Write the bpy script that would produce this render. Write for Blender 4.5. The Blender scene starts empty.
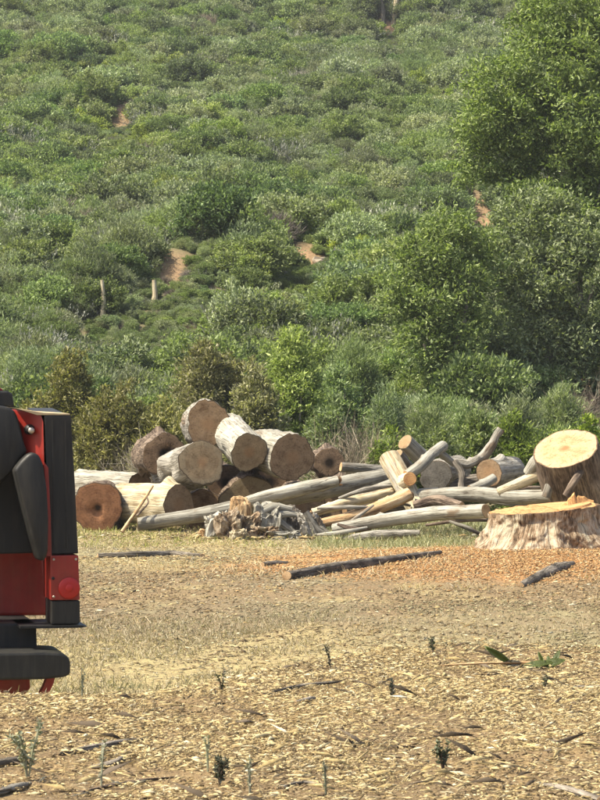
import bpy, bmesh, math, random
import numpy as np
from mathutils import Vector, Matrix

random.seed(7)
RNG = np.random.default_rng(7)
SC = bpy.context.scene
COL = SC.collection

# ------------------------------------------------------------------ camera
CAM_H = 1.56
F = 2676.0           # focal length in photo pixels (600 x 800)
HOR = 427.0          # photo row of the horizon
cam = bpy.data.cameras.new('camera')
cam.sensor_fit = 'AUTO'; cam.sensor_width = 36.0
cam.lens = F / 800.0 * 36.0
cam.shift_y = (HOR - 400.0) / 800.0
cam.clip_start = 0.1; cam.clip_end = 2000.0
cam.dof.use_dof = True
cam.dof.focus_distance = 30.0
cam.dof.aperture_fstop = 32.0
camo = bpy.data.objects.new('camera', cam); COL.objects.link(camo)
camo.location = (0, 0, CAM_H); camo.rotation_euler = (math.radians(90), 0, 0)
SC.camera = camo

# ------------------------------------------------------------------ light
TO_SUN = Vector((-0.74, -0.19, 1.16)).normalized()
world = bpy.data.worlds.new('World'); SC.world = world; world.use_nodes = True
wn = world.node_tree.nodes; wl = world.node_tree.links
sky = wn.new('ShaderNodeTexSky'); sky.sky_type = 'NISHITA'; sky.sun_disc = False
sky.sun_elevation = math.asin(TO_SUN.z)
sky.sun_rotation = math.atan2(TO_SUN.x, TO_SUN.y)
sky.air_density = 1.0; sky.dust_density = 4.0; sky.ozone_density = 1.0
wn['Background'].inputs['Strength'].default_value = 0.135
wl.new(sky.outputs[0], wn['Background'].inputs['Color'])
sun = bpy.data.lights.new('sun', 'SUN'); sun.energy = 5.0; sun.angle = math.radians(0.55)
sun.color = (1.0, 0.935, 0.76)
suno = bpy.data.objects.new('sun', sun); COL.objects.link(suno)
suno.rotation_euler = TO_SUN.to_track_quat('Z', 'Y').to_euler(); suno.location = (-40, 0, 60)
SC.view_settings.view_transform = 'Standard'; SC.view_settings.look = 'None'
SC.view_settings.exposure = 1.0; SC.view_settings.gamma = 1.0
SC.cycles.max_bounces = 6; SC.cycles.transparent_max_bounces = 8
SC.cycles.filter_width = 1.5
SC.cycles.use_denoising = True

# ------------------------------------------------------------------ noise
def _hash(ix, iy, s):
    h = (ix.astype(np.int64) * 374761393 + iy.astype(np.int64) * 668265263 + s * 1274126177) & 0xFFFFFFFF
    h = ((h ^ (h >> 13)) * 1274126177) & 0xFFFFFFFF
    h = h ^ (h >> 16)
    return (h & 0xFFFFFF) / float(0xFFFFFF)
def vnoise(x, y, s=0):
    x = np.asarray(x, float); y = np.asarray(y, float)
    ix = np.floor(x); iy = np.floor(y); fx = x - ix; fy = y - iy
    fx = fx * fx * (3 - 2 * fx); fy = fy * fy * (3 - 2 * fy)
    a = _hash(ix, iy, s); b = _hash(ix + 1, iy, s); c = _hash(ix, iy + 1, s); d = _hash(ix + 1, iy + 1, s)
    return (a * (1 - fx) + b * fx) * (1 - fy) + (c * (1 - fx) + d * fx) * fy
def fbm(x, y, s=0, o=4):
    v = 0; amp = .5; t = 0
    for i in range(o):
        v = v + amp * vnoise(np.asarray(x) * 2 ** i, np.asarray(y) * 2 ** i, s + i * 17); t += amp; amp *= .5
    return v / t
def sstep(a, b, x):
    t = np.clip((np.asarray(x, float) - a) / (b - a), 0, 1); return t * t * (3 - 2 * t)

# ------------------------------------------------------------------ terrain
def crest(x): return 13.0 + 3.6 * sstep(-1.0, 0.9, x)
STX, STY = 3.0, 33.0        # the big stump
def height(x, y):
    x = np.asarray(x, float); y = np.asarray(y, float)
    c = crest(x)
    bank = (0.25 - 0.06 * sstep(-.8, .9, x)) * sstep(3.0, 9.0, y) * (1 - sstep(c - 0.2, c + 1.6, y))
    dip = -(0.27 - 0.17 * sstep(-.9, 1.2, x)) * sstep(c + .2, c + 1.8, y) * (1 - sstep(18.5, 28, y))
    z = bank + dip
    near = 1 - sstep(44, 48, y)
    z = z + (1 - sstep(17, 19, y)) * sstep(6, 9, y) * .05 * (fbm(x * 1.7, y * 1.1, 41) - .5)
    z = z + near * (0.06 * (fbm(x * .9, y * .6, 3) - .5) + 0.035 * (fbm(x * 4, y * 3, 9) - .5))
    z = z + 0.075 * np.exp(-(((x - STX + .1) / 2.1) ** 2 + ((y - STY + .9) / 2.6) ** 2))
    t = np.clip(y - 46.0, 0, None)
    tt = np.minimum(t, 150)
    hill = 0.175 * tt + 0.00072 * tt ** 2 + 0.0 * t
    hill = hill + sstep(0, 25, t) * 3.2 * (fbm(x * .045 + 4, y * .045, 21) - .5) * 2 * .7
    hill = hill + sstep(0, 6, t) * 0.5 * (fbm(x * .3, y * .3, 33) - .5)
    for bx, by, rx, ry in BARE: hill = hill + (.42 + .007 * (by - 46)) / (1 + ((x - bx) / (rx * 1.7)) ** 6) * sstep(by - .9, by + .9, y) * (1 - sstep(by + 2, by + 9, y))
    return z + hill
BARE = []
def H(x, y): return float(height(np.array([x]), np.array([y]))[0])
def P(px, py, d): return Vector(((px - 300) / F * d, d, CAM_H - (py - HOR) / F * d))
def ground_hit(px, py, d0=6.0, d1=260.0, step=0.05):
    d = np.arange(d0, d1, step)
    x = (px - 300) / F * d; z = CAM_H - (py - HOR) / F * d
    below = np.nonzero(z <= height(x, d))[0]
    k = below[0] if len(below) else len(d) - 1
    return Vector((x[k], d[k], H(x[k], d[k])))

# ------------------------------------------------------------------ helpers
def props(o, label=None, cat=None, group=None, kind=None):
    if label: o['label'] = label
    if cat: o['category'] = cat
    if group: o['group'] = group
    if kind: o['kind'] = kind
    return o
def empty(name, loc, label, cat, group=None):
    o = bpy.data.objects.new(name, None); COL.objects.link(o); o.location = loc
    o.empty_display_size = .1
    return props(o, label, cat, group)
def mesh_np(name, V, Fc, mat, smooth=False):
    V = np.asarray(V, np.float32); Fc = np.asarray(Fc, np.int32)
    me = bpy.data.meshes.new(name); k = Fc.shape[1]
    me.vertices.add(len(V)); me.vertices.foreach_set('co', V.ravel())
    me.loops.add(Fc.size); me.loops.foreach_set('vertex_index', Fc.ravel())
    me.polygons.add(len(Fc)); me.polygons.foreach_set('loop_start', np.arange(0, Fc.size, k, dtype=np.int32))
    if smooth: me.polygons.foreach_set('use_smooth', np.ones(len(Fc), bool))
    me.update(calc_edges=True); me.validate()
    me.materials.append(mat)
    return me
def link(name, me, parent=None, loc=None):
    o = bpy.data.objects.new(name, me); COL.objects.link(o)
    if parent: o.parent = parent
    if loc is not None: o.location = loc
    return o
def vec_attr(me, name, arr):
    a = me.attributes.new(name, 'FLOAT_VECTOR', 'POINT'); a.data.foreach_set('vector', np.asarray(arr, np.float32).ravel())
def bm_obj(name, bm, mat, parent=None, smooth=True, loc=None):
    bmesh.ops.recalc_face_normals(bm, faces=bm.faces)
    me = bpy.data.meshes.new(name); bm.to_mesh(me); bm.free(); me.materials.append(mat)
    if smooth:
        for p in me.polygons: p.use_smooth = True
    return link(name, me, parent, loc)

# ------------------------------------------------------------------ materials
class N:
    def __init__(self, name):
        self.m = bpy.data.materials.new(name); self.m.use_nodes = True
        self.t = self.m.node_tree; self.b = self.t.nodes['Principled BSDF']; self.out = self.t.nodes['Material Output']
    def n(self, typ, **kw):
        nd = self.t.nodes.new(typ)
        for k, v in kw.items():
            if k.startswith('i_'):
                key = k[2:].replace('_', ' ')
                nd.inputs[key].default_value = v
            else: setattr(nd, k, v)
        return nd
    def l(self, a, b): self.t.links.new(a, b)
    def noise(self, vec, scale, detail=4, rough=.55):
        nd = self.n('ShaderNodeTexNoise'); nd.inputs['Scale'].default_value = scale; nd.inputs['Detail'].default_value = detail
        nd.inputs['Roughness'].default_value = rough
        if vec is not None: self.l(vec, nd.inputs['Vector'])
        return nd.outputs['Fac']
    def ramp(self, fac, stops, interp='LINEAR'):
        nd = self.n('ShaderNodeValToRGB'); cr = nd.color_ramp; cr.interpolation = interp
        while len(cr.elements) < len(stops): cr.elements.new(.5)
        for e, (p, c) in zip(cr.elements, stops): e.position = p; e.color = (c[0], c[1], c[2], 1) if not isinstance(c, (int, float)) else (c, c, c, 1)
        self.l(fac, nd.inputs['Fac']); return nd.outputs['Color']
    def mix(self, fac, a, b, mode='MIX'):
        nd = self.n('ShaderNodeMix', data_type='RGBA', blend_type=mode)
        for sock, v in ((nd.inputs['Factor'], fac), (nd.inputs[6], a), (nd.inputs[7], b)):
            if isinstance(v, (int, float)): sock.default_value = v
            elif isinstance(v, tuple): sock.default_value = (*v, 1)
            else: self.l(v, sock)
        return nd.outputs[2]
    def math(self, op, a, b=0.0):
        nd = self.n('ShaderNodeMath', operation=op)
        for i, v in enumerate((a, b)):
            if isinstance(v, (int, float)): nd.inputs[i].default_value = v
            else: self.l(v, nd.inputs[i])
        return nd.outputs[0]
    def mapping(self, vec, scale=(1, 1, 1), loc=(0, 0, 0)):
        nd = self.n('ShaderNodeMapping'); nd.inputs['Scale'].default_value = scale; nd.inputs['Location'].default_value = loc
        self.l(vec, nd.inputs['Vector']); return nd.outputs[0]
    def bump(self, h, strength=.5, dist=.02):
        nd = self.n('ShaderNodeBump'); nd.inputs['Strength'].default_value = strength; nd.inputs['Distance'].default_value = dist
        self.l(h, nd.inputs['Height']); self.l(nd.outputs[0], self.b.inputs['Normal'])
    def fin(self, col=None, rough=.8, spec=.2, metal=0):
        if col is not None:
            if isinstance(col, tuple): self.b.inputs['Base Color'].default_value = (*col, 1)
            else: self.l(col, self.b.inputs['Base Color'])
        self.b.inputs['Roughness'].default_value = rough
        self.b.inputs['Specular IOR Level'].default_value = spec
        self.b.inputs['Metallic'].default_value = metal
        return self.m

def foliage_mat(name, c0, c1, c2, trans=.3, rough=.5, spec=.35, patch=None, var=1.0):
    """c0 dark, c1 mid, c2 light leaf colours; per-leaf and per-plant variation"""
    s = N(name)
    g = s.n('ShaderNodeNewGeometry'); oi = s.n('ShaderNodeObjectInfo')
    leaf = s.ramp(g.outputs['Random Per Island'], [(0, c0), (.55, c1), (.93, c2), (1, tuple(min(1, v * 1.25 + .03) for v in c2))])
    hs = s.n('ShaderNodeHueSaturation')
    hue = s.n('ShaderNodeMapRange'); s.l(oi.outputs['Random'], hue.inputs['Value']); hue.inputs['To Min'].default_value = .5 - .028 * var; hue.inputs['To Max'].default_value = .5 + .010 * var
    val = s.n('ShaderNodeMapRange'); s.l(s.math('FRACT', s.math('MULTIPLY', oi.outputs['Random'], 7.31)), val.inputs['Value'])
    val.inputs['To Min'].default_value = 1 - .30 * var; val.inputs['To Max'].default_value = 1 + .36 * var
    sat = s.n('ShaderNodeMapRange'); s.l(s.math('FRACT', s.math('MULTIPLY', oi.outputs['Random'], 3.77)), sat.inputs['Value'])
    sat.inputs['To Min'].default_value = .75; sat.inputs['To Max'].default_value = 1.12
    s.l(hue.outputs[0], hs.inputs['Hue']); s.l(val.outputs[0], hs.inputs['Value']); s.l(sat.outputs[0], hs.inputs['Saturation'])
    s.l(leaf, hs.inputs['Color'])
    col = hs.outputs[0]
    if patch:
        col = s.mix(s.math('MULTIPLY', s.ramp(s.noise(g.outputs['Position'], patch[1], 3), [(.45, 0.), (.62, 1.)]), patch[2]), col, patch[0])
    s.fin(col, rough, spec)
    tr = s.n('ShaderNodeBsdfTranslucent'); s.l(s.mix(1.0, col, (1.0, 1.1, .55), 'MULTIPLY'), tr.inputs['Color'])
    mx = s.n('ShaderNodeMixShader'); mx.inputs[0].default_value = trans
    s.l(s.b.outputs[0], mx.inputs[1]); s.l(tr.outputs[0], mx.inputs[2]); s.l(mx.outputs[0], s.out.inputs['Surface'])
    return s.m

def bark_mat(name, stops, streak=(1, 1, .12), fine=1.0, bump=.6, patch=None, rough=.85):
    s = N(name)
    at = s.n('ShaderNodeAttribute', attribute_name='lc'); v = at.outputs['Vector']
    oi = s.n('ShaderNodeObjectInfo')
    off = s.n('ShaderNodeVectorMath', operation='ADD'); s.l(v, off.inputs[0])
    cmb = s.n('ShaderNodeCombineXYZ'); s.l(s.math('MULTIPLY', oi.outputs['Random'], 40), cmb.inputs['Z']); s.l(cmb.outputs[0], off.inputs[1])
    v = off.outputs[0]
    a = s.noise(s.mapping(v, streak), 22 * fine, 6, .65)
    b = s.noise(v, 3.2 * fine, 4, .6)
    h = s.math('ADD', s.math('MULTIPLY', a, .62), s.math('MULTIPLY', b, .38))
    h = s.math('ADD', s.math('MULTIPLY', s.math('SUBTRACT', h, .5), 1.75), .52)
    col = s.ramp(h, stops)
    if patch:
        col = s.mix(s.ramp(s.noise(s.mapping(v, (1, 1, .4)), patch[1], 4, .6), [(patch[2], 0.), (patch[2] + .08, 1.)]), col, patch[0])
    vv = s.n('ShaderNodeHueSaturation'); mr = s.n('ShaderNodeMapRange'); s.l(oi.outputs['Random'], mr.inputs['Value'])
    mr.inputs['To Min'].default_value = .8; mr.inputs['To Max'].default_value = 1.15
    s.l(mr.outputs[0], vv.inputs['Value']); s.l(col, vv.inputs['Color'])
    cr = s.ramp(s.math('ABSOLUTE', s.math('SUBTRACT', s.noise(s.mapping(v, (1, 1, .07)), 13 * fine, 3, .5), .5)), [(.0, .6), (.022, 0.)])
    dk = s.mix(cr, vv.outputs[0], tuple(c * .55 for c in stops[0][1]))
    s.bump(s.math('SUBTRACT', s.math('ADD', a, s.math('MULTIPLY', b, .7)), s.math('MULTIPLY', cr, .5)), min(1, bump * 1.5), .035)
    return s.fin(dk, rough, .12)

def endgrain_mat(name, base, dark, heart=None, ring=60, crack=.6, heart_r=.3, sapwood=None, R=.33):
    s = N(name)
    tc = s.n('ShaderNodeTexCoord'); v = tc.outputs['Object']
    oi = s.n('ShaderNodeObjectInfo')
    rnd = s.n('ShaderNodeVectorMath', operation='ADD'); s.l(v, rnd.inputs[0])
    cmb = s.n('ShaderNodeCombineXYZ'); s.l(s.math('MULTIPLY', oi.outputs['Random'], 31), cmb.inputs['Z']); s.l(cmb.outputs[0], rnd.inputs[1])
    vr = rnd.outputs[0]
    sep = s.n('ShaderNodeSeparateXYZ'); s.l(v, sep.inputs[0])
    r = s.math('SQRT', s.math('ADD', s.math('POWER', sep.outputs[0], 2), s.math('POWER', sep.outputs[1], 2)))
    rr = s.math('ADD', r, s.math('MULTIPLY', s.math('SUBTRACT', s.noise(vr, 5, 3), .5), .09))
    rings = s.math('SINE', s.math('MULTIPLY', rr, ring * 6.0))
    rings = s.math('ADD', s.math('MULTIPLY', rings, .18), .5)
    blotch = s.noise(vr, 7, 5, .6)
    saw = s.noise(s.mapping(vr, (6, 55, 6)), 3, 3)
    f = s.math('ADD', s.math('ADD', s.math('MULTIPLY', blotch, .7), s.math('MULTIPLY', rings, .13)), s.math('MULTIPLY', saw, .36))
    f = s.math('ADD', s.math('MULTIPLY', s.math('SUBTRACT', f, .59), 1.5), .52)
    col = s.ramp(f, [(.3, dark), (.52, base), (.75, tuple(min(1, c * 1.3) for c in base))])
    if heart:
        col = s.mix(s.ramp(s.math('DIVIDE', rr, R), [(heart_r * .35, .9), (heart_r, .0)]), col, heart)
    if sapwood:
        col = s.mix(s.ramp(s.math('DIVIDE', rr, R), [(.72, .0), (.86, .75)]), col, sapwood)
    # radial drying cracks
    ang = s.math('ARCTAN2', sep.outputs[1], sep.outputs[0])
    cv = s.n('ShaderNodeCombineXYZ'); s.l(s.math('MULTIPLY', ang, 2.2), cv.inputs[0]); s.l(s.math('MULTIPLY', r, 2.5), cv.inputs[1])
    s.l(s.math('MULTIPLY', oi.outputs['Random'], 17), cv.inputs[2])
    ck = s.math('ABSOLUTE', s.math('SUBTRACT', s.noise(cv.outputs[0], 2.2, 2), .5))
    ckm = s.ramp(ck, [(.0, 1.), (.018, 0.)])
    col = s.mix(s.math('MULTIPLY', ckm, crack), col, tuple(c * .25 for c in dark))
    rf = s.n('ShaderNodeAttribute', attribute_name='rf')
    col = s.mix(s.ramp(s.math('ADD', rf.outputs['Fac'], s.math('MULTIPLY', s.math('SUBTRACT', blotch, .5), .12)), [(.955, 0.), (.975, .9)]), col, (.075, .052, .034))
    hs = s.n('ShaderNodeHueSaturation'); mr = s.n('ShaderNodeMapRange'); s.l(oi.outputs['Random'], mr.inputs['Value'])
    mr.inputs['To Min'].default_value = .85; mr.inputs['To Max'].default_value = 1.15; s.l(mr.outputs[0], hs.inputs['Value']); s.l(col, hs.inputs['Color'])
    s.bump(s.math('SUBTRACT', f, s.math('MULTIPLY', ckm, .6)), .4, .012)
    return s.fin(hs.outputs[0], .9, .1)

def plain_mat(name, c, rough=.5, spec=.4, dust=None, dscale=6, metal=0):
    s = N(name)
    tc = s.n('ShaderNodeTexCoord')
    nz = s.noise(tc.outputs['Object'], dscale, 6, .65)
    col = s.ramp(nz, [(.3, tuple(v * .75 for v in c)), (.7, tuple(min(1, v * 1.2) for v in c))])
    if dust:
        st = s.noise(s.mapping(tc.outputs['Object'], (9, 9, 1.2)), 3, 5, .6)
        col = s.mix(s.ramp(st, [(.46, 0.), (.72, dust[1])]), col, dust[0])
    s.bump(nz, .08, .01)
    r = s.ramp(nz, [(.3, rough * .8), (.7, min(1, rough * 1.25))])
    m = s.fin(col, rough, spec, metal); s.l(r, s.b.inputs['Roughness']); return m

def random_chip_mat(name, stops, rough=.85, grain=True):
    s = N(name)
    g = s.n('ShaderNodeNewGeometry')
    col = s.ramp(g.outputs['Random Per Island'], stops)
    nz = s.noise(s.mapping(g.outputs['Position'], (60, 60, 60)), 1, 3)
    col = s.mix(s.ramp(nz, [(.35, .45), (.65, .0)]), col, (.10, .07, .04))
    return s.fin(col, rough, .12)

M = {}
M['leaf_tree'] = foliage_mat('tree_leaf', (0.093, 0.130, 0.041), (0.192, 0.250, 0.084), (0.315, 0.366, 0.148), .42, .5, .3, None, .12)
M['leaf_dark'] = foliage_mat('lower_tree_leaf', (0.092, 0.129, 0.041), (0.192, 0.248, 0.085), (0.319, 0.366, 0.151), .42, .5, .3, None, .12)
M['leaf_round'] = foliage_mat('scrub_leaf', (0.090, 0.131, 0.045), (0.181, 0.237, 0.087), (0.313, 0.376, 0.160), .4, .6, .22, ((0.229, 0.277, 0.099), .09, .7))
M['leaf_deep'] = foliage_mat('deep_scrub_leaf', (0.070, 0.111, 0.040), (0.138, 0.197, 0.075), (0.253, 0.317, 0.133), .4, .6, .22)
M['leaf_sage'] = foliage_mat('sage_scrub_leaf', (0.130, 0.158, 0.079), (0.217, 0.257, 0.131), (0.341, 0.382, 0.216), .35, .65, .2)
M['leaf_feather'] = foliage_mat('feather_leaf', (0.118, 0.156, 0.073), (0.198, 0.243, 0.117), (0.313, 0.363, 0.199), .4, .65, .2, ((0.181, 0.237, 0.094), .11, .6))
M['leaf_yellow'] = foliage_mat('yellow_green_leaf', (0.121, 0.165, 0.040), (0.229, 0.289, 0.075), (0.349, 0.409, 0.125), .42, .6, .22)
M['leaf_grey'] = foliage_mat('grey_leaf', (.17, .175, .13), (.26, .265, .21), (.36, .365, .30), .2, .7, .2)
M['leaf_olive'] = foliage_mat('olive_leaf', (0.094, 0.097, 0.029), (0.198, 0.196, 0.061), (0.352, 0.330, 0.132), .4, .5, .3, None, .5)
M['leaf_bright'] = foliage_mat('bright_leaf', (0.086, 0.127, 0.026), (0.173, 0.229, 0.049), (0.281, 0.335, 0.092), .44, .5, .3, None, .5)
M['twig_grey'] = foliage_mat('dry_twig', (0.123, 0.098, 0.069), (0.219, 0.183, 0.134), (0.315, 0.272, 0.207), 0.0, .85, .1)
M['twig_brown'] = foliage_mat('brown_twig', (.06, .043, .03), (.11, .08, .055), (.17, .13, .09), 0.0, .85, .1)
M['trunk'] = bark_mat('tree_trunk_bark', [(.3, (.10, .08, .06)), (.5, (.22, .19, .15)), (.7, (.36, .32, .27))])
M['bark_white'] = bark_mat('weathered_pale_wood', [(.25, (0.095, 0.074, 0.056)), (.42, (0.223, 0.204, 0.163)), (.6, (0.325, 0.306, 0.253)), (.8, (0.397, 0.373, 0.314))], (1, 1, .06), 1.0, .45, ((0.195, 0.149, 0.104), 5, .60))
M['bark_grey'] = bark_mat('grey_bark', [(.30, (0.089, 0.076, 0.060)), (.46, (0.203, 0.184, 0.150)), (.62, (0.300, 0.275, 0.233)), (.78, (0.373, 0.343, 0.293))], (1, 1, .15), 1.0, .7, ((0.162, 0.120, 0.083), 4, .58))
M['bark_cream'] = bark_mat('cream_split_wood', [(.30, (0.227, 0.159, 0.090)), (.46, (0.421, 0.343, 0.219)), (.62, (0.518, 0.446, 0.309)), (.78, (0.567, 0.518, 0.400))], (1, 1, .06), 1.0, .4, ((0.324, 0.295, 0.248), 3.5, .55))
M['bark_orange'] = bark_mat('orange_split_wood', [(.30, (0.176, 0.094, 0.046)), (.48, (0.384, 0.243, 0.122)), (.65, (0.480, 0.345, 0.198)), (.8, (0.528, 0.423, 0.281))], (1, 1, .08), 1.0, .5)
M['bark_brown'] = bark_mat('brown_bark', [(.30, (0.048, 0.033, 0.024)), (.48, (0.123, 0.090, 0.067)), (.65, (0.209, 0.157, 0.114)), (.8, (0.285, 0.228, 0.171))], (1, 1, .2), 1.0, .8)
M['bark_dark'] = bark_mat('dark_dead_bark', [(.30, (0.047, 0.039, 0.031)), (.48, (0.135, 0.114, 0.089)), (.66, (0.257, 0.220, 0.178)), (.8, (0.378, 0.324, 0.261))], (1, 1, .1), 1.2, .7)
M['bark_stump'] = bark_mat('furrowed_stump_bark', [(.28, (0.050, 0.031, 0.018)), (.44, (0.171, 0.114, 0.068)), (.58, (0.300, 0.229, 0.154)), (.76, (0.392, 0.332, 0.250))], (1, 1, .6), .9, 1.0, ((0.336, 0.284, 0.199), 4.5, .54))
M['end_brown'] = endgrain_mat('sawn_end_brown', (0.215, 0.144, 0.083), (0.123, 0.073, 0.038), (0.253, 0.153, 0.080), 26, .6, .45)  # brown to rotten end colours are lowered to carry shade on the faces
M['end_tan'] = endgrain_mat('sawn_end_tan', (0.235, 0.169, 0.099), (0.143, 0.092, 0.048), (0.273, 0.165, 0.085), 24, .55, .35, (0.260, 0.204, 0.128))
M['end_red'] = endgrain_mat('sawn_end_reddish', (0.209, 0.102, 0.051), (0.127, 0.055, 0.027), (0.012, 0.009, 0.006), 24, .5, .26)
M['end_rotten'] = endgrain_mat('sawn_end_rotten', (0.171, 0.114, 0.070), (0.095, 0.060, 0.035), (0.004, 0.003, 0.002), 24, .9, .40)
M['end_fresh'] = endgrain_mat('sawn_end_fresh', (0.391, 0.237, 0.125), (0.288, 0.155, 0.073), (0.260, 0.124, 0.054), 24, .6, .22, (0.419, 0.274, 0.161), .42)
M['end_grey'] = endgrain_mat('shaded_grey_end', (0.119, 0.108, 0.093), (0.066, 0.058, 0.049), None, 26, .9)  # dark grey paints in the shade on the stout log end
M['end_small'] = endgrain_mat('sawn_end_small', (0.425, 0.289, 0.162), (0.255, 0.153, 0.076), None, 50, .3)
M['end_stump'] = endgrain_mat('sawn_stump_top', (0.399, 0.223, 0.098), (0.266, 0.128, 0.050), None, 14, .6)
M['end_orange'] = endgrain_mat('torn_wood_orange', (0.464, 0.256, 0.104), (0.272, 0.128, 0.048), None, 40, .3)

# ------------------------------------------------------------------ ground
def axis(dense0, dense1, step, out0, out1, n):
    a = list(np.arange(dense0, dense1, step)) + [dense1]
    lo = [dense0 - (dense0 - out0) * (k / n) ** 2.2 for k in range(n, 0, -1)]
    hi = [dense1 + (out1 - dense1) * (k / n) ** 2.2 for k in range(1, n + 1)]
    return np.array(lo + a + hi)
def grid_mesh(name, xs, ys, mat):
    X, Y = np.meshgrid(xs, ys); Z = height(X, Y)
    V = np.stack([X.ravel(), Y.ravel(), Z.ravel()], 1)
    nx, ny = len(xs), len(ys)
    i = np.arange((ny - 1) * nx).reshape(ny - 1, nx)[:, :-1].ravel()
    Fc = np.stack([i, i + 1, i + nx + 1, i + nx], 1)
    return mesh_np(name, V, Fc, mat, True), X.ravel(), Y.ravel()
def lerp3(a, b, t): return a + (np.asarray(b) - a) * t[:, None]
def ground_colour(X, Y):
    n1 = fbm(X * .8, Y * .45, 51); n2 = fbm(X * 2.6, Y * 1.3, 61); n3 = fbm(X * .35, Y * .3, 71)
    c = np.tile(np.array([0.335, 0.271, 0.129]), (len(X), 1))
    c = lerp3(c, [0.258, 0.224, 0.114], sstep(.42, .62, n1))
    # bare brown earth strip between the straw and the wood pile
    strip = sstep(20.5, 22.5, Y + 1.5 * (n1 - .5) * 2) * (1 - sstep(28, 31, Y + 2 * (n2 - .5)))
    c = lerp3(c, [0.202, 0.142, 0.076], strip * sstep(.20, .5, n2) * .95)
    c = lerp3(c, [0.172, 0.150, 0.095], strip * sstep(.5, .62, n3) * .6)
    # pale straw strip
    pale = sstep(15, 17, Y) * (1 - sstep(20, 22, Y + (n1 - .5) * 3))
    c = lerp3(c, [0.378, 0.318, 0.152], pale * .7 * sstep(.3, .6, n2))
    # near litter bank
    k = 1 - sstep(crest(X) - .4, crest(X) + .9, Y)
    c = lerp3(c, [0.232, 0.159, 0.076], k)
    c = lerp3(c, [0.172, 0.120, 0.061], k * sstep(.45, .6, n2))
    # orange lip of earth on the right
    lip = np.exp(-((Y - crest(X) - .6) / .7) ** 2) * sstep(-.2, .6, X)
    c = lerp3(c, [0.361, 0.224, 0.099], lip * .7)
    # orange sawdust round the stump
    q = ((X - STX + .7) / 3.1) ** 2 + ((Y - STY + 2.3) / 3.9) ** 2
    c = lerp3(c, [.47, .225, .078], (1 - sstep(.3, 1.2, q + 1.0 * (n2 - .5))) * .95)
    q = ((X - .9) / 1.9) ** 2 + ((Y - 29.4) / 1.6) ** 2
    c = lerp3(c, [.43, .215, .085], (1 - sstep(.3, 1.2, q + .9 * (n2 - .5))) * .7)
    c = lerp3(c, [.17, .17, .09], sstep(36, 37, Y) * sstep(0.3, 1.0, X) * .5)
    c = lerp3(c, [.25, .215, .12], sstep(-.6, .4, X) * sstep(16, 17.5, Y) * (1 - sstep(22, 25, Y)) * .6 * sstep(.3, .6, n1))
    return c
def ground_mat(name, attr):
    s = N(name)
    at = s.n('ShaderNodeAttribute', attribute_name=attr); g = s.n('ShaderNodeNewGeometry'); p = g.outputs['Position']
    a = s.noise(p, 14, 6, .7); b = s.noise(s.mapping(p, (1, .6, 1)), 55, 4, .7)
    col = s.mix(s.ramp(a, [(.35, .75), (.62, 0.)]), at.outputs['Color'], (.13, .09, .055))
    col = s.mix(s.ramp(b, [(.55, 0.), (.75, .55)]), col, (.58, .48, .30))
    s.bump(s.math('ADD', a, b), .7, .03)
    return s.fin(col, .95, .1)
for px, py, rx, ry in ((310, 258, 22, 7), (122, 122, 15, 5), (388, 30, 14, 7), (172, 270, 17, 6), (352, 376, 10, 4), (214, 277, 6, 5), (474, 214, 18, 7), (592, 392, 14, 7)):
    h_ = ground_hit(px, py + 5, 47); BARE.append((h_.x, h_.y, rx / F * h_.y, 2.2))
def bare(X, Y):
    v = np.zeros(len(X))
    for bx, by, rx, ry in BARE: v = np.maximum(v, 1 - sstep(.5, 1.3, ((X - bx) / (rx * 1.25)) ** 2 + ((Y - by + .1) / 1.1) ** 2 + 2.2 * (fbm(X * 1.6, Y * 1.6, 8) - .5)))
    return v
CLEAR = [(bx, by - 4.0 - .03 * (by - 46), rx + .8, 5.9 + .04 * (by - 46)) for bx, by, rx, ry in BARE]
xs = axis(-9, 9, .085, -260, 260, 26)
ys = axis(7, 47, .10, -90, 47.001, 18); ys = ys[ys <= 47.0]
me, X, Y = grid_mesh('ground', xs, ys, ground_mat('dry_straw_soil', 'tint'))
vec_attr(me, 'tint', ground_colour(X, Y)); props(link('ground', me), kind='structure')
xs = axis(-30, 30, .6, -300, 300, 24); ys = axis(47.0, 160, .6, 47.0, 620, 24); ys = ys[ys >= 47.0]; ys = np.unique(ys)
me, X, Y = grid_mesh('hillside', xs, ys, ground_mat('hillside_soil', 'tint'))
hc = np.tile(np.array([.095, .105, .050]), (len(X), 1)); hc = lerp3(hc, [.125, .115, .065], sstep(.4, .6, fbm(X * .2, Y * .2, 5)))
hc = lerp3(hc, [.34, .205, .115], bare(X, Y) * (.55 + .45 * sstep(.35, .6, fbm(X * 2.2, Y * 2.2, 15))))
vec_attr(me, 'tint', hc); props(link('hillside', me), kind='structure')

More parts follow.
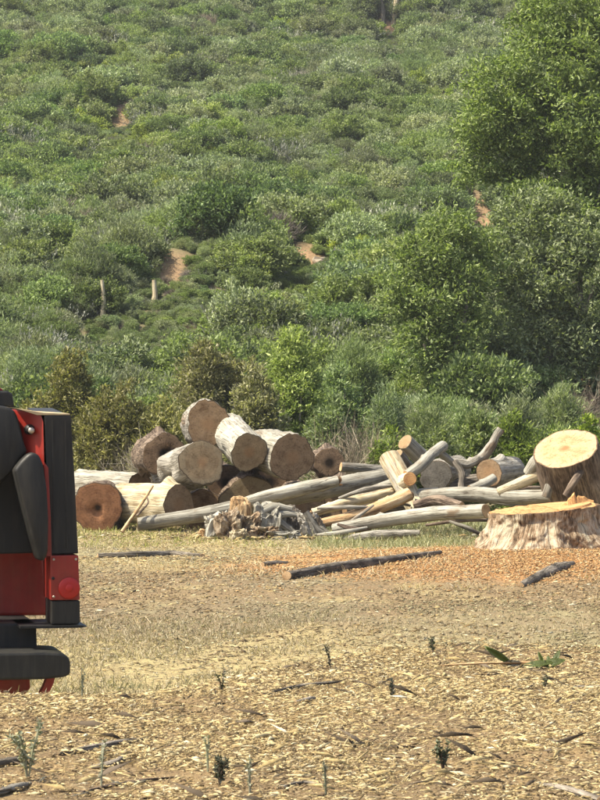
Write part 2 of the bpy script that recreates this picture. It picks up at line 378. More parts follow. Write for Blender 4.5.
# ------------------------------------------------------------------ tubes, logs, branches
def catmull(pts, rad, n):
    pts = [np.array(p, float) for p in pts]
    if len(pts) == 2:
        ts = np.linspace(0, 1, n); return np.array([pts[0] * (1 - t) + pts[1] * t for t in ts]), np.interp(ts, [0, 1], rad)
    ext = [2 * pts[0] - pts[1]] + pts + [2 * pts[-1] - pts[-2]]
    k = len(pts) - 1; out = []; ro = []
    for t in np.linspace(0, k, n):
        i = min(int(t), k - 1); u = t - i
        p0, p1, p2, p3 = ext[i:i + 4]
        out.append(.5 * ((2 * p1) + (-p0 + p2) * u + (2 * p0 - 5 * p1 + 4 * p2 - p3) * u * u + (-p0 + 3 * p1 - 3 * p2 + p3) * u ** 3))
        ro.append(rad[i] * (1 - u) + rad[i + 1] * u)
    return np.array(out), np.array(ro)
def tube_np(pts, rad, nl=24, ns=20, rough=.05, seed=0, freq=1.0, knots=0, cut=(0, 0), furrow=0):
    C, R = catmull(pts, rad, nl)
    T = np.gradient(C, axis=0); T /= np.linalg.norm(T, axis=1)[:, None]
    up = np.array([0, 0, 1.]) if abs(T[0][2]) < .85 else np.array([1., 0, 0])
    u = np.cross(up, T[0]); u /= np.linalg.norm(u)
    Us = []
    for i in range(nl):
        u = u - T[i] * np.dot(u, T[i]); u /= np.linalg.norm(u); Us.append(u.copy())
    Us = np.array(Us); Vs = np.cross(T, Us)
    S = np.concatenate([[0], np.cumsum(np.linalg.norm(np.diff(C, axis=0), axis=1))])
    th = np.linspace(0, 2 * math.pi, ns, endpoint=False)
    TH, SS = np.meshgrid(th, S)
    rm = float(np.mean(R))
    # lobed outline along the whole length plus bumps
    lob = sum(rough * .9 / k * np.cos(k * TH + RNGP(seed, k) * 6.28 + SS * .25 * (RNGP(seed, k + 9) - .5)) for k in (2, 3, 5))
    cx = np.cos(TH) * 1.3; cy = np.sin(TH) * 1.3
    nz = fbm(cx + SS / rm * .35 * freq + seed * 3.1, cy + SS / rm * .6 * freq, seed) - .5
    nz2 = fbm(cx * 3 + SS / rm * 1.2 * freq, cy * 3 + SS / rm * .9 * freq + seed, seed + 5) - .5
    nz3 = vnoise(cx * 7 + SS / rm * 2.5, cy * 7 + SS / rm * 1.1 + seed, seed + 8) - .5
    mult = 1 + lob + rough * 2.2 * nz + rough * 1.3 * nz2 + rough * .7 * nz3
    if furrow: mult = mult + furrow * (vnoise(TH / 6.2832 * 18 + 7, SS * 2.2 + seed, seed + 3) - .5)
    for k in range(knots):
        a0 = RNGP(seed, 40 + k) * 6.28; s0 = (.1 + .8 * RNGP(seed, 60 + k)) * S[-1]
        da = np.angle(np.exp(1j * (TH - a0))); mult = mult + .35 * np.exp(-((da * rm) ** 2 + (SS - s0) ** 2) / (rm * .32) ** 2)
    rr = R[:, None] * mult
    V = C[:, None, :] + rr[..., None] * (np.cos(TH)[..., None] * Us[:, None, :] + np.sin(TH)[..., None] * Vs[:, None, :])
    # slightly oblique saw cuts
    for e, k in ((0, 0), (-1, 1)):
        if cut[k]:
            off = cut[k] * R[e] * np.cos(th - RNGP(seed, 80 + k) * 6.28); V[e] += off[:, None] * T[e]
    LC = np.stack([rm * np.cos(TH), rm * np.sin(TH), SS], -1)
    return V, LC, C, T, Us, Vs, R
def RNGP(seed, k): return float(_hash(np.array([seed * 13 + k]), np.array([k * 7 + 3]), 5)[0])
def tube_mesh(name, V, LC, mat, close=True):
    nl, ns = V.shape[:2]
    vv = V.reshape(-1, 3); lc = LC.reshape(-1, 3)
    i = np.arange((nl - 1) * ns); j = (i // ns) * ns + (i % ns + 1) % ns
    Fc = np.stack([i, j, j + ns, i + ns], 1)
    me = mesh_np(name, vv, Fc, mat, True); vec_attr(me, 'lc', lc); return me
def cap_obj(name, ring, normal, mat, parent, origin, seed=0, jag=0.0, hole=None):
    """sawn or broken end: concentric rings, own local frame (z = outward normal)"""
    c = ring.mean(0); n = Vector(normal).normalized()
    q = n.to_track_quat('Z', 'Y'); m = q.to_matrix(); mi = np.array(m.transposed())
    loc = (ring - c) @ mi.T
    ns = len(ring); fr = [1.0, .965, .90, .75, .6, .4, .2]
    Vv = []
    for f in fr:
        r = loc * f; r = r.copy()
        base = 0.0 if f == 1 else .004 + jag * 0
        z = loc[:, 2] * f * .9
        if f < 1: z = z + base + (.006 + jag) * (vnoise(r[:, 0] * 14 + seed, r[:, 1] * 14, seed + 2) - .5) * (2 if jag else 1)
        if hole:
            d = np.hypot(r[:, 0] - hole[0], r[:, 1] - hole[1]) / hole[2]
            z = z - hole[3] * (1 - sstep(.6, 1.1, d + .5 * (vnoise(r[:, 0] * 20, r[:, 1] * 20, 4) - .5)))
        r[:, 2] = z; Vv.append(r)
    ctr = np.array([[0, 0, (.004 if not hole else -hole[3] if math.hypot(hole[0], hole[1]) < hole[2] else .004)]])
    Vv = np.concatenate(Vv + [ctr])
    Fq = []
    for k in range(len(fr) - 1):
        for a in range(ns):
            b = (a + 1) % ns; Fq.append((k * ns + a, k * ns + b, (k + 1) * ns + b, (k + 1) * ns + a))
    k = (len(fr) - 1) * ns
    me = bpy.data.meshes.new(name)
    Ft = [(k + a, k + (a + 1) % ns, len(Vv) - 1) for a in range(ns)]
    me.from_pydata(Vv.tolist(), [], Fq + Ft); me.update()
    ra = me.attributes.new('rf', 'FLOAT', 'POINT'); ra.data.foreach_set('value', np.concatenate([np.full(ns, f) for f in fr] + [[0.]]).astype(np.float32))
    bm = bmesh.new(); bm.from_mesh(me); bmesh.ops.recalc_face_normals(bm, faces=bm.faces)
    if sum((f.normal.z for f in bm.faces)) < 0: bmesh.ops.reverse_faces(bm, faces=bm.faces)
    bm.to_mesh(me); bm.free(); me.materials.append(mat)
    for p in me.polygons: p.use_smooth = True
    o = link(name, me, parent); o.matrix_local = Matrix.Translation(Vector(c) - Vector(origin)) @ q.to_matrix().to_4x4()
    return o
SEED = [100]
def log(name, label, cat, pts, rad, bark, end, group=None, ns=28, nl=26, rough=.05, knots=1, cut=(.05, .05), jag=(0, 0), ends=None, hole=None, parent=None, partname='bark', furrow=0, freq=1.0):
    """pts in world metres; parts: bark and the two end faces"""
    SEED[0] += 1; sd = SEED[0]
    pts = [Vector(p) for p in pts]
    V, LC, C, T, Us, Vs, R = tube_np(pts, rad, nl, ns, rough, sd, freq, knots, cut, furrow)
    org = pts[0] if parent is None else parent.location
    e = parent if parent else empty(name, org, label, cat, group)
    me = tube_mesh(partname, V - np.array(org), LC, bark)
    body = link(partname, me, e)
    ends = ends or (end, end)
    if ends[0]: cap_obj('cut_face', V[0], -T[0], ends[0], e, org, sd, jag[0], hole)
    if ends[1]: cap_obj('cut_face', V[-1], T[-1], ends[1], e, org, sd + 1, jag[1])
    return e
def stack_log(label, px, py, d, rp, ang, tilt, L, bark, end, group='sawn logs in the stack', hole=None, knots=1, cat='log', rough=.095, taper=.97):
    """face centre at the pixel, axis running back at ang degrees to the left, rising tilt degrees"""
    p0 = P(px, py, d); r = rp / F * d
    a = math.radians(ang); t = math.radians(tilt)
    ax = Vector((-math.sin(a) * math.cos(t), math.cos(a) * math.cos(t), math.sin(t)))
    return log('log', label, cat, [p0, p0 + ax * L], [r, r * taper], M[bark], M[end], group, ns=52, nl=34, rough=rough, knots=knots + 1, cut=(.05, .05), hole=hole)

# ---- stacked sawn logs on the left of the pile
stack_log('reddish brown log end with a dark hollow heart, lowest at the far left of stack', 98, 508, 40.0, 25.5, 3, 0, 1.5, 'bark_brown', 'end_red', hole=(-.02, -.03, .085, .06))
stack_log('cream split log lying crosswise with its round brown end turned right', 179, 505, 39.6, 20.5, 41, 0, 1.40, 'bark_cream', 'end_brown', rough=.06)
stack_log('tilted log with a black rotten hollow and a crack across its end', 164, 454, 40.7, 21, 10, 0, 1.6, 'bark_brown', 'end_rotten', hole=(.07, -.01, .12, .14))
stack_log('grey barked log with round tan end at the middle of the stack', 202, 463, 39.7, 22.5, 20, -7, 1.5, 'bark_grey', 'end_tan', knots=2)
stack_log('topmost log of the stack with bright bark splinters along its upper rim', 208, 424, 40.9, 22.5, 7, 0, 1.3, 'bark_grey', 'end_brown', knots=-1)
stack_log('pale barked log rising backward between the tan log and the right one', 249, 452, 39.9, 19.5, 14, 12, 1.5, 'bark_white', 'end_tan', knots=2)
stack_log('pale log with a wide brown end at the right of the stack', 292, 457, 39.9, 23, 17, 4, 1.5, 'bark_white', 'end_brown')
stack_log('wide brown log end half hidden behind the long white trunk', 248, 502, 40.5, 27, 4, 0, 1.5, 'bark_brown', 'end_tan')
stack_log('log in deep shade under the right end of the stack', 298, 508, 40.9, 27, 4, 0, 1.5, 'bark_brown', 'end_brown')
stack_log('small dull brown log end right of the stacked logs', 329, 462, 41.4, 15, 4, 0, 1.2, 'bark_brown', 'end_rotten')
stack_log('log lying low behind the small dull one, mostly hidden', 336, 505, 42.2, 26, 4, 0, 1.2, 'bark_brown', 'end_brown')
stack_log('pinkish broken log behind the cream split log', 140, 493, 42.2, 20, 50, 2, 1.3, 'bark_white', 'end_brown')
stack_log('added dark log filling the shaded gap between the cream log and the wide brown one', 205, 512, 41.2, 22, 3, 0, 1.5, 'bark_brown', 'end_brown')  # extra log added as filler for the dark gap low in the stack

stack_log('added dark log filling the shaded gap between the tan log and the bottom row', 226, 482, 41.6, 17, 3, 0, 1.2, 'bark_brown', 'end_rotten')  # dark log put in so this opening reads as deep shade
stack_log('added dark log filling the shaded gap under the pale log with the wide end', 270, 482, 41.8, 17, 3, 0, 1.2, 'bark_brown', 'end_rotten')  # another added filler, keeps the gap behind the stack dark
def pxpath(*pts): return [P(*p) for p in pts]
def branch(name, label, cat, pts, rpx, bark, end='end_small', group=None, **kw):
    w = [P(*p) for p in pts]; rr = [r / F * p[2] for r, p in zip(rpx, pts)]
    return log(name, label, cat, w, rr, M[bark], M[end] if end else None, group, **kw)
G2 = 'branches in the tangled pile'
# ---- long forked white trunk in front of the stack
t = branch('forked_trunk', 'long forked silvery trunk slanting up to the right before the stack', 'tree trunk',
       [(138, 524.5, 39.0), (188, 517, 39.05), (235, 508.5, 39.1), (310, 492, 39.5), (388, 477, 40.2)], [7.0, 7.5, 8.5, 10.5, 9.5], 'bark_white', 'end_small', nl=60, ns=24, knots=5, rough=.07)
branch('forked_trunk', None, None, [(228, 508, 39.1), (262, 498, 39.0), (300, 489, 38.95), (338, 481, 39.0)], [5, 7, 7.5, 5.5], 'bark_white', parent=t, partname='fork', ends=(None, M['end_orange']), jag=(0, .05), nl=36, ns=20, knots=3, rough=.08)
branch('leaning_branch', 'thin bent tan stick leaning on the cream split log', 'stick', [(122, 532, 38.7), (135, 513, 38.85), (146, 497, 39.1), (153, 486, 39.3)], [2.0, 1.8, 1.5, 1.0], 'bark_orange', None, nl=18, ns=8, knots=1)
branch('leaning_branch', 'short dark twig hanging beside the leaning tan stick', 'stick', [(137, 516, 38.8), (142, 510, 38.85), (148, 503, 38.95), (147, 497, 39.05)], [1.2, 1.2, 1.0, .7], 'bark_brown', None, nl=12, ns=8, knots=0)
branch('pole', 'grey pole lying level behind the top of the forked trunk', 'pole', [(341, 467, 41.2), (384, 470, 41.4)], [4.8, 5.0], 'bark_grey', 'end_small', nl=18)
# ---- tangled pile to the right
branch('log', 'mossy cream log leaning steeply with a sawn orange knot at mid length', 'log', [(389, 458, 38.7), (403, 483, 38.4), (419, 513, 38.0)], [11, 11, 10], 'bark_cream', 'end_small', G2, nl=30, knots=1)
stub_parent = bpy.data.objects['log.013'] if 'log.013' in bpy.data.objects else None
branch('log', 'pale short log end sticking up behind the leaning cream log', 'log', [(405, 442, 39.4), (432, 468, 39.8)], [8.5, 9], 'bark_white', 'end_tan', G2, nl=18)
branch('log', 'second pale log pressed beside the upright short one', 'log', [(396, 455, 39.8), (412, 476, 40.0)], [8, 8], 'bark_grey', 'end_tan', G2, nl=18)
branch('crooked_branch', 'crooked pale branch lying over the leaning cream log', 'branch', [(407, 475, 38.2), (420, 466, 38.3), (431, 455, 38.5), (443, 446, 38.8)], [5.0, 6.0, 5.6, 5.8], 'bark_white', 'end_orange', G2, nl=30, knots=2)
branch('branch', 'short pale stub dropping right from the crooked branch', 'branch', [(434, 449, 38.7), (443, 455, 38.8), (454, 464, 38.9)], [4.2, 4.0, 3.2], 'bark_white', 'end_small', G2, nl=14)
branch('log', 'stout grey log end in shade beside the leaning cream log', 'log', [(436, 476, 39.0), (455, 471, 40.0)], [16.5, 16], 'bark_grey', 'end_grey', G2, nl=16, ns=32, rough=.09)
branch('crooked_branch', 'kinked grey branch whose tip points up at the green shrubs', 'branch', [(446, 466, 39.2), (460, 463, 39.2), (468, 464, 39.2), (477, 460, 39.2), (482, 457.5, 39.2), (486, 453, 39.2), (493, 443, 39.2), (496, 436, 39.2), (501, 429, 39.2)], [5, 4.4, 4.8, 4.4, 5.4, 5.0, 4.4, 4.0, 4.2], 'bark_grey', 'end_brown', G2, nl=34, knots=3, rough=.08)
branch('log', 'short dark log with a dull brown end below the kinked branch', 'log', [(489, 473, 38.7), (513, 470, 39.4)], [14, 14], 'bark_grey', 'end_brown', G2, nl=14, ns=30)
branch('long_pole', 'long level bleached log running behind the big stump', 'log', [(418, 497, 38.2), (470, 494, 37.4), (520, 497, 36.6), (575, 495, 36.0)], [7, 8, 7.5, 7], 'bark_white', 'end_small', G2, nl=34, knots=4, rough=.07)
branch('branch', 'pale brown branch slanting up to the left of the tilted round', 'branch', [(500, 492, 36.8), (525, 481, 36.6), (548, 471, 36.5)], [5.5, 6, 6], 'bark_cream', 'end_tan', G2, nl=20, knots=1)
branch('branch', 'short grey prop standing under the tilted round', 'branch', [(546, 497, 36.0), (550, 484, 36.0), (553, 470, 36.1)], [5, 4.6, 5.5], 'bark_grey', 'end_small', G2, nl=12)
branch('branch', 'thin brown prop slanting under the right side of tilted round', 'branch', [(566, 496, 35.6), (574, 482, 35.6), (582, 470, 35.8)], [4, 4, 4], 'bark_brown', 'end_small', G2, nl=12)
branch('branch', 'white burl stub at the left rim of the tilted round', 'branch', [(529, 473, 36.6), (536, 462, 36.5), (543, 455, 36.6)], [6, 6.5, 5], 'bark_white', 'end_small', G2, nl=12)
branch('branch', 'split orange branch lying low in the middle of the pile', 'branch', [(318, 524, 37.6), (352, 516, 37.6), (385, 505, 37.7), (410, 494, 37.8)], [4.0, 5.2, 6.2, 6.5], 'bark_orange', 'end_orange', G2, nl=34, jag=(.04, .03), rough=.08)
branch('branch', 'rough splintered cream branch just above the split orange one', 'branch', [(312, 513, 38.3), (340, 505, 38.4), (392, 492, 38.6)], [4, 5.5, 5.5], 'bark_cream', 'end_orange', G2, nl=40, jag=(.05, .05), rough=.16)
branch('branch', 'thin white branch between the forked trunk and the orange branches', 'branch', [(342, 502, 39.2), (372, 491, 39.2), (402, 480, 39.1)], [4.4, 5.2, 5.0], 'bark_white', 'end_small', G2, nl=24)
branch('long_pole', 'smooth bleached log lying low in front of the tangled pile', 'log', [(334, 529, 37.3), (380, 521, 37.0), (430, 514, 36.6), (486, 511, 36.0)], [5.5, 7, 7.6, 7.2], 'bark_white', 'end_small', G2, nl=36, knots=3, rough=.06)
branch('branch', 'weathered flat grey branch lowest before the smooth bleached log', 'branch', [(338, 541, 36.5), (375, 535, 36.5), (420, 533, 36.4)], [3.5, 4.5, 3.0], 'bark_grey', 'end_small', G2, nl=24, rough=.1)
branch('branch', 'short dark branch crossing under the leaning cream log', 'branch', [(415, 505, 37.5), (438, 500, 37.3), (462, 506, 36.9)], [4, 5, 4], 'bark_brown', 'end_small', G2, nl=20, rough=.1)
branch('branch', 'thin dark limb running down beside the stout grey log', 'branch', [(455, 462, 38.7), (462, 474, 38.6), (461, 490, 38.4)], [3.5, 3.5, 3.5], 'bark_dark', 'end_small', G2, nl=18, rough=.1)
branch('branch', 'white stub end under the kinked grey branch', 'branch', [(470, 489, 37.9), (484, 484, 38.0), (494, 478, 38.1)], [4, 5, 4.6], 'bark_white', 'end_small', G2, nl=16)
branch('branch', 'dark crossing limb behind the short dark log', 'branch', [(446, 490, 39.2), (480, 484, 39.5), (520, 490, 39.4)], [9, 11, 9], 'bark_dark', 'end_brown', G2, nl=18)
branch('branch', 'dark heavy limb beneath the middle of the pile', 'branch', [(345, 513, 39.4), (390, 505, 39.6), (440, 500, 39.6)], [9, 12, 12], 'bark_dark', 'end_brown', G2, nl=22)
# cut knot on the leaning cream log
kn = [o for o in COL.objects if o.get('label', '').startswith('mossy cream log')][0]
branch('log', None, None, [(404, 482, 38.3), (410, 479, 38.02)], [8.0, 7.0], 'bark_cream', 'end_orange', parent=kn, partname='knot', ends=(None, M['end_orange']), nl=8, ns=20)
srnd = random.Random(5)
for k in range(18):
    px = srnd.uniform(330, 545); py = srnd.uniform(488, 535); d = 36.6 + (535 - py) * .045 + srnd.uniform(-.2, .2)
    L = srnd.uniform(12, 40); a = srnd.gauss(.15, .35)
    branch('stick', 'thin dead stick lying in the tangled pile', 'stick', [(px - L * math.cos(a), py + L * math.sin(a) * .6, d), (px, py + srnd.uniform(-3, 3), d - .1), (px + L * math.cos(a), py - L * math.sin(a) * .6, d + .1)], [1.4, srnd.uniform(1.8, 3.2), 1.1], srnd.choice(['bark_grey', 'bark_brown', 'bark_white', 'bark_white', 'bark_grey']), None, 'thin sticks in the tangled pile', nl=10, ns=7, rough=.15)
# ---- tilted round with its fresh yellow face
pc = P(566, 448.5, 36.0); nrm = Vector((-.27, -.55, .80)).normalized()
log('tilted_round', 'thick tilted log round with a large freshly sawn yellow face', 'log', [pc, pc - nrm * .75, pc - nrm * 1.5 + Vector((.08, 0, 0))], [.445, .45, .47], M['bark_brown'], M['end_fresh'], nl=26, ns=56, rough=.05, knots=1, furrow=.05)

# ---- felled dead branch in the middle ground, dark sticks
def ground_branch(name, label, cat, pp, rr, bark, lift=.6, group=None, **kw):
    w = [ground_hit(*p) for p in pp]
    for v, r in zip(w, rr): v.z = H(v.x, v.y) + r * lift
    return log(name, label, cat, w, rr, M[bark], M['end_small'], group, **kw)
a = ground_hit(286, 580); b = ground_hit(360, 569.5); c = ground_hit(440, 556)
ground_branch('dead_branch', 'long dark dead branch lying on bare earth before the pile', 'branch', [(287, 580), (330, 573), (375, 566), (412, 560), (440, 555)], [.050, .062, .058, .045, .03], 'bark_dark', .75, nl=44, ns=18, knots=3, rough=.10)
ground_branch('dead_stick', 'charred crooked stick below the big stump', 'stick', [(521, 587), (545, 577), (558, 571), (573, 565)], [.03, .055, .06, .03], 'bark_dark', .5, nl=20, ns=12, rough=.2)
ground_branch('dead_stick', 'dark stick lying across the grass left of the root debris', 'stick', [(98, 558), (135, 557), (170, 556), (202, 557)], [.04, .055, .05, .03], 'bark_dark', .4, nl=24, ns=10, rough=.2)
ground_branch('dead_stick', 'short dark stick just left of the long dead branch', 'stick', [(262, 566), (275, 565), (287, 564)], [.03, .035, .02], 'bark_dark', .4, nl=10, ns=8, rough=.2)

# ------------------------------------------------------------------ root debris and wood chunks
def chunk(name, label, cat, px, py_base, d, w, h, dep, mat, seed, facet=.3, parent=None, part=None, sub=4, lean=0.0, zoff=0):
    bm = bmesh.new(); bmesh.ops.create_icosphere(bm, subdivisions=sub, radius=1)
    p = P(px, py_base, d); g = H(p.x, p.y)
    base = Vector((p.x, p.y, g - .03 + zoff))
    co = np.array([v.co[:] for v in bm.verts])
    n = fbm(co[:, 0] * 1.7 + seed, co[:, 2] * 1.2 + co[:, 1] * 1.5, seed) - .5
    n2 = np.abs(fbm(co[:, 0] * 4 + seed + co[:, 1] * 2.5, co[:, 2] * 1.6 + co[:, 1], seed + 3) - .5) * -3 + .3
    sq = np.power(np.abs(co), .62) * np.sign(co)
    for v, a, b, s in zip(bm.verts, n, n2, sq):
        k = 1 + facet * 2.2 * a + facet * 1.0 * b
        q = Vector((s[0] * w / 2 * k, s[1] * dep / 2 * k, (s[2] * k + .85) * h / 1.85))
        q.x += lean * q.z; v.co = q
    bmesh.ops.recalc_face_normals(bm, faces=bm.faces)
    me = bpy.data.meshes.new(part or name); bm.to_mesh(me); bm.free(); me.materials.append(mat)
    vv = np.array([v.co[:] for v in me.vertices]); vec_attr(me, 'lc', vv)
    if parent:
        return link(part, me, parent, base - parent.location)
    o = link(name, me, None, base); return props(o, label, cat)
chunk('wood_block', 'upright brown block of split wood before the long trunk', 'wood block', 241, 525, 38.0, .30, .44, .25, M['bark_orange'], 3, .2, zoff=.16)
chunk('root_chunk', 'pale pointed lump of root wood at the left of debris', 'root', 218, 545, 37.2, .34, .34, .3, M['bark_white'], 11, .7)
chunk('root_chunk', 'tan broken lump beside the pale pointed one', 'root', 231, 547, 37.0, .30, .40, .3, M['bark_stump'], 13, .7)
chunk('root_chunk', 'brown crumbling lump under the upright wood block', 'root', 245, 545, 37.3, .34, .36, .36, M['bark_stump'], 17, .65)
chunk('root_chunk', 'small cream lump lying before the brown crumbling one', 'root', 238, 551, 36.7, .22, .16, .2, M['bark_cream'], 19, .7)
chunk('root_chunk', 'tan splintered lump low in the middle of root debris', 'root', 262, 549, 37.0, .36, .20, .3, M['bark_stump'], 23, .7)
chunk('root_chunk', 'flat pale lump right of the tan splintered one', 'root', 284, 549, 36.9, .40, .14, .3, M['bark_white'], 27, .7)
chunk('root_chunk', 'small orange chip of root at the far left of debris', 'root', 207, 545, 37.3, .22, .14, .2, M['bark_orange'], 31, .7)
r = empty('upturned_root', P(275, 540, 37.8), 'silver grey upturned root crown with broken roots below the trunk', 'root')
r.location.z = H(r.location.x, r.location.y)
chunk('upturned_root', None, None, 269, 540, 37.8, .36, .46, .35, M['bark_white'], 29, .65, parent=r, part='root_mass')
for q in (((268, 520), (284, 514), (300, 516), (318, 528)), ((270, 515), (262, 530), (258, 545)), ((275, 520), (290, 530), (305, 541)), ((262, 512), (275, 507), (292, 509)), ((272, 518), (280, 535), (288, 546))):
    branch('root', None, None, [(x, y, 37.7) for x, y in q], [5.5, 4.2, 2.6, 1.4][:len(q)], 'bark_white', parent=r, partname='root', ends=(None, None), nl=16, ns=10, rough=.15)
chunk('root_chunk', 'dark grey lump in shade right of the root crown', 'root', 288, 528, 38.2, .36, .42, .35, M['bark_dark'], 35, .4)
r = empty('root_plate', P(315, 546, 37.4), 'grey ribbed root plate leaning right of the root crown', 'root'); r.location.z = H(r.location.x, r.location.y)
chunk('root_plate', None, None, 318, 546, 37.4, .34, .36, .35, M['bark_grey'], 41, .5, parent=r, part='root_mass', lean=-.4)
for q in (((306, 512), (318, 530), (335, 546)), ((310, 520), (316, 536), (318, 548)), ((318, 528), (335, 540), (352, 547))):
    branch('root', None, None, [(x, y, 37.3) for x, y in q], [3.8, 4.5, 2.4], 'bark_grey', parent=r, partname='root', ends=(None, None), nl=14, ns=10, rough=.15)

# ------------------------------------------------------------------ the big stump
def stump():
    g = H(STX, STY)
    e = empty('tree_stump', (STX, STY, -.14), 'broad sawn tree stump with flaring furrowed bark and orange top', 'stump')
    nl, ns = 60, 240
    th = np.linspace(0, 2 * math.pi, ns, endpoint=False); s = np.linspace(0, 1, nl)
    TH, S = np.meshgrid(th, s)
    but = sum(a * np.cos(k * TH + ph) for k, a, ph in ((3, .07, .5), (5, .09, 2.1), (7, .06, 4.0)))
    flare = (1 - S) ** 2.0
    ca, sa = np.cos(TH), np.sin(TH)
    furrow = (vnoise(TH / 6.2832 * 26 + 1.6 * S, S * 2.5, 7) - .5) * .07 + (vnoise(TH / 6.2832 * 48 + 2.5 * S, S * 8, 8) - .5) * .07 + (vnoise(TH / 6.2832 * 100, S * 16, 18) - .5) * .05
    big = (fbm(ca * 1.6 + 3, sa * 1.6 + S * 1.8, 19) - .5) * .55
    R = .66 * (1 + .05 * np.cos(2 * TH + .3)) + flare * (.46 + 1.0 * but) + (furrow + big) * (.45 + .55 * flare) * (1 - .55 * sstep(.85, 1, S))
    Xp = R * ca; Yp = R * sa
    top = .695 + .085 * Xp + .045 * Yp
    Z = S * top + 0.0
    V = np.stack([Xp, Yp, Z], -1)
    LC = np.stack([.8 * ca, .8 * sa, Z], -1)
    me = tube_mesh('bark', V, LC, M['bark_stump']); link('bark', me, e)
    nrm = Vector((-.085, -.045, 1)).normalized()
    cap_obj('cut_face', V[-1] + np.array(e.location), nrm, M['end_stump'], e, e.location, 5, .012)
    # raised step left by the back cut, and the torn hinge
    bm = bmesh.new(); pts = []
    for k in range(24):
        a = math.pi * (-.42 + 1.0 * k / 23) ; rr = .60
        pts.append((math.cos(a) * rr, math.sin(a) * rr))
    pts.append((-.12, .50)); pts.append((.05, .1)); pts.append((.1, -.3))
    lo = [bm.verts.new((x, y, .695 + .085 * x + .045 * y + .002)) for x, y in pts]
    hi = [bm.verts.new((x * .97, y * .97, .695 + .085 * x + .045 * y + .014 + .03 * max(0, x))) for x, y in pts]
    bm.faces.new(hi); bm.faces.new(lo[::-1])
    for k in range(len(pts)): bm.faces.new((lo[k], lo[(k + 1) % len(pts)], hi[(k + 1) % len(pts)], hi[k]))
    bm_obj('cut_step', bm, M['end_stump'], e, False)
    bm = bmesh.new(); rows = []
    for k in range(17):
        u = k / 16; x = .22 + .42 * u; y = -.10 + .30 * u
        z0 = .695 + .085 * x + .045 * y; hgt = .03 + .10 * RNGP(k, 3) * math.sin(math.pi * min(1, u * 1.1 + .08)) + .05 * math.sin(math.pi * u)
        rows.append([(x, y - .06, z0), (x, y + .07, z0), (x + .01, y + .03, z0 + hgt), (x, y - .01, z0 + hgt * .8)])
    vs = [[bm.verts.new(p) for p in r_] for r_ in rows]
    for k in range(16):
        for q in range(4): bm.faces.new((vs[k][q], vs[k][(q + 1) % 4], vs[k + 1][(q + 1) % 4], vs[k + 1][q]))
    bm.faces.new(vs[0]); bm.faces.new(vs[-1][::-1])
    bm_obj('hinge_splinter', bm, M['end_orange'], e, False)
stump()

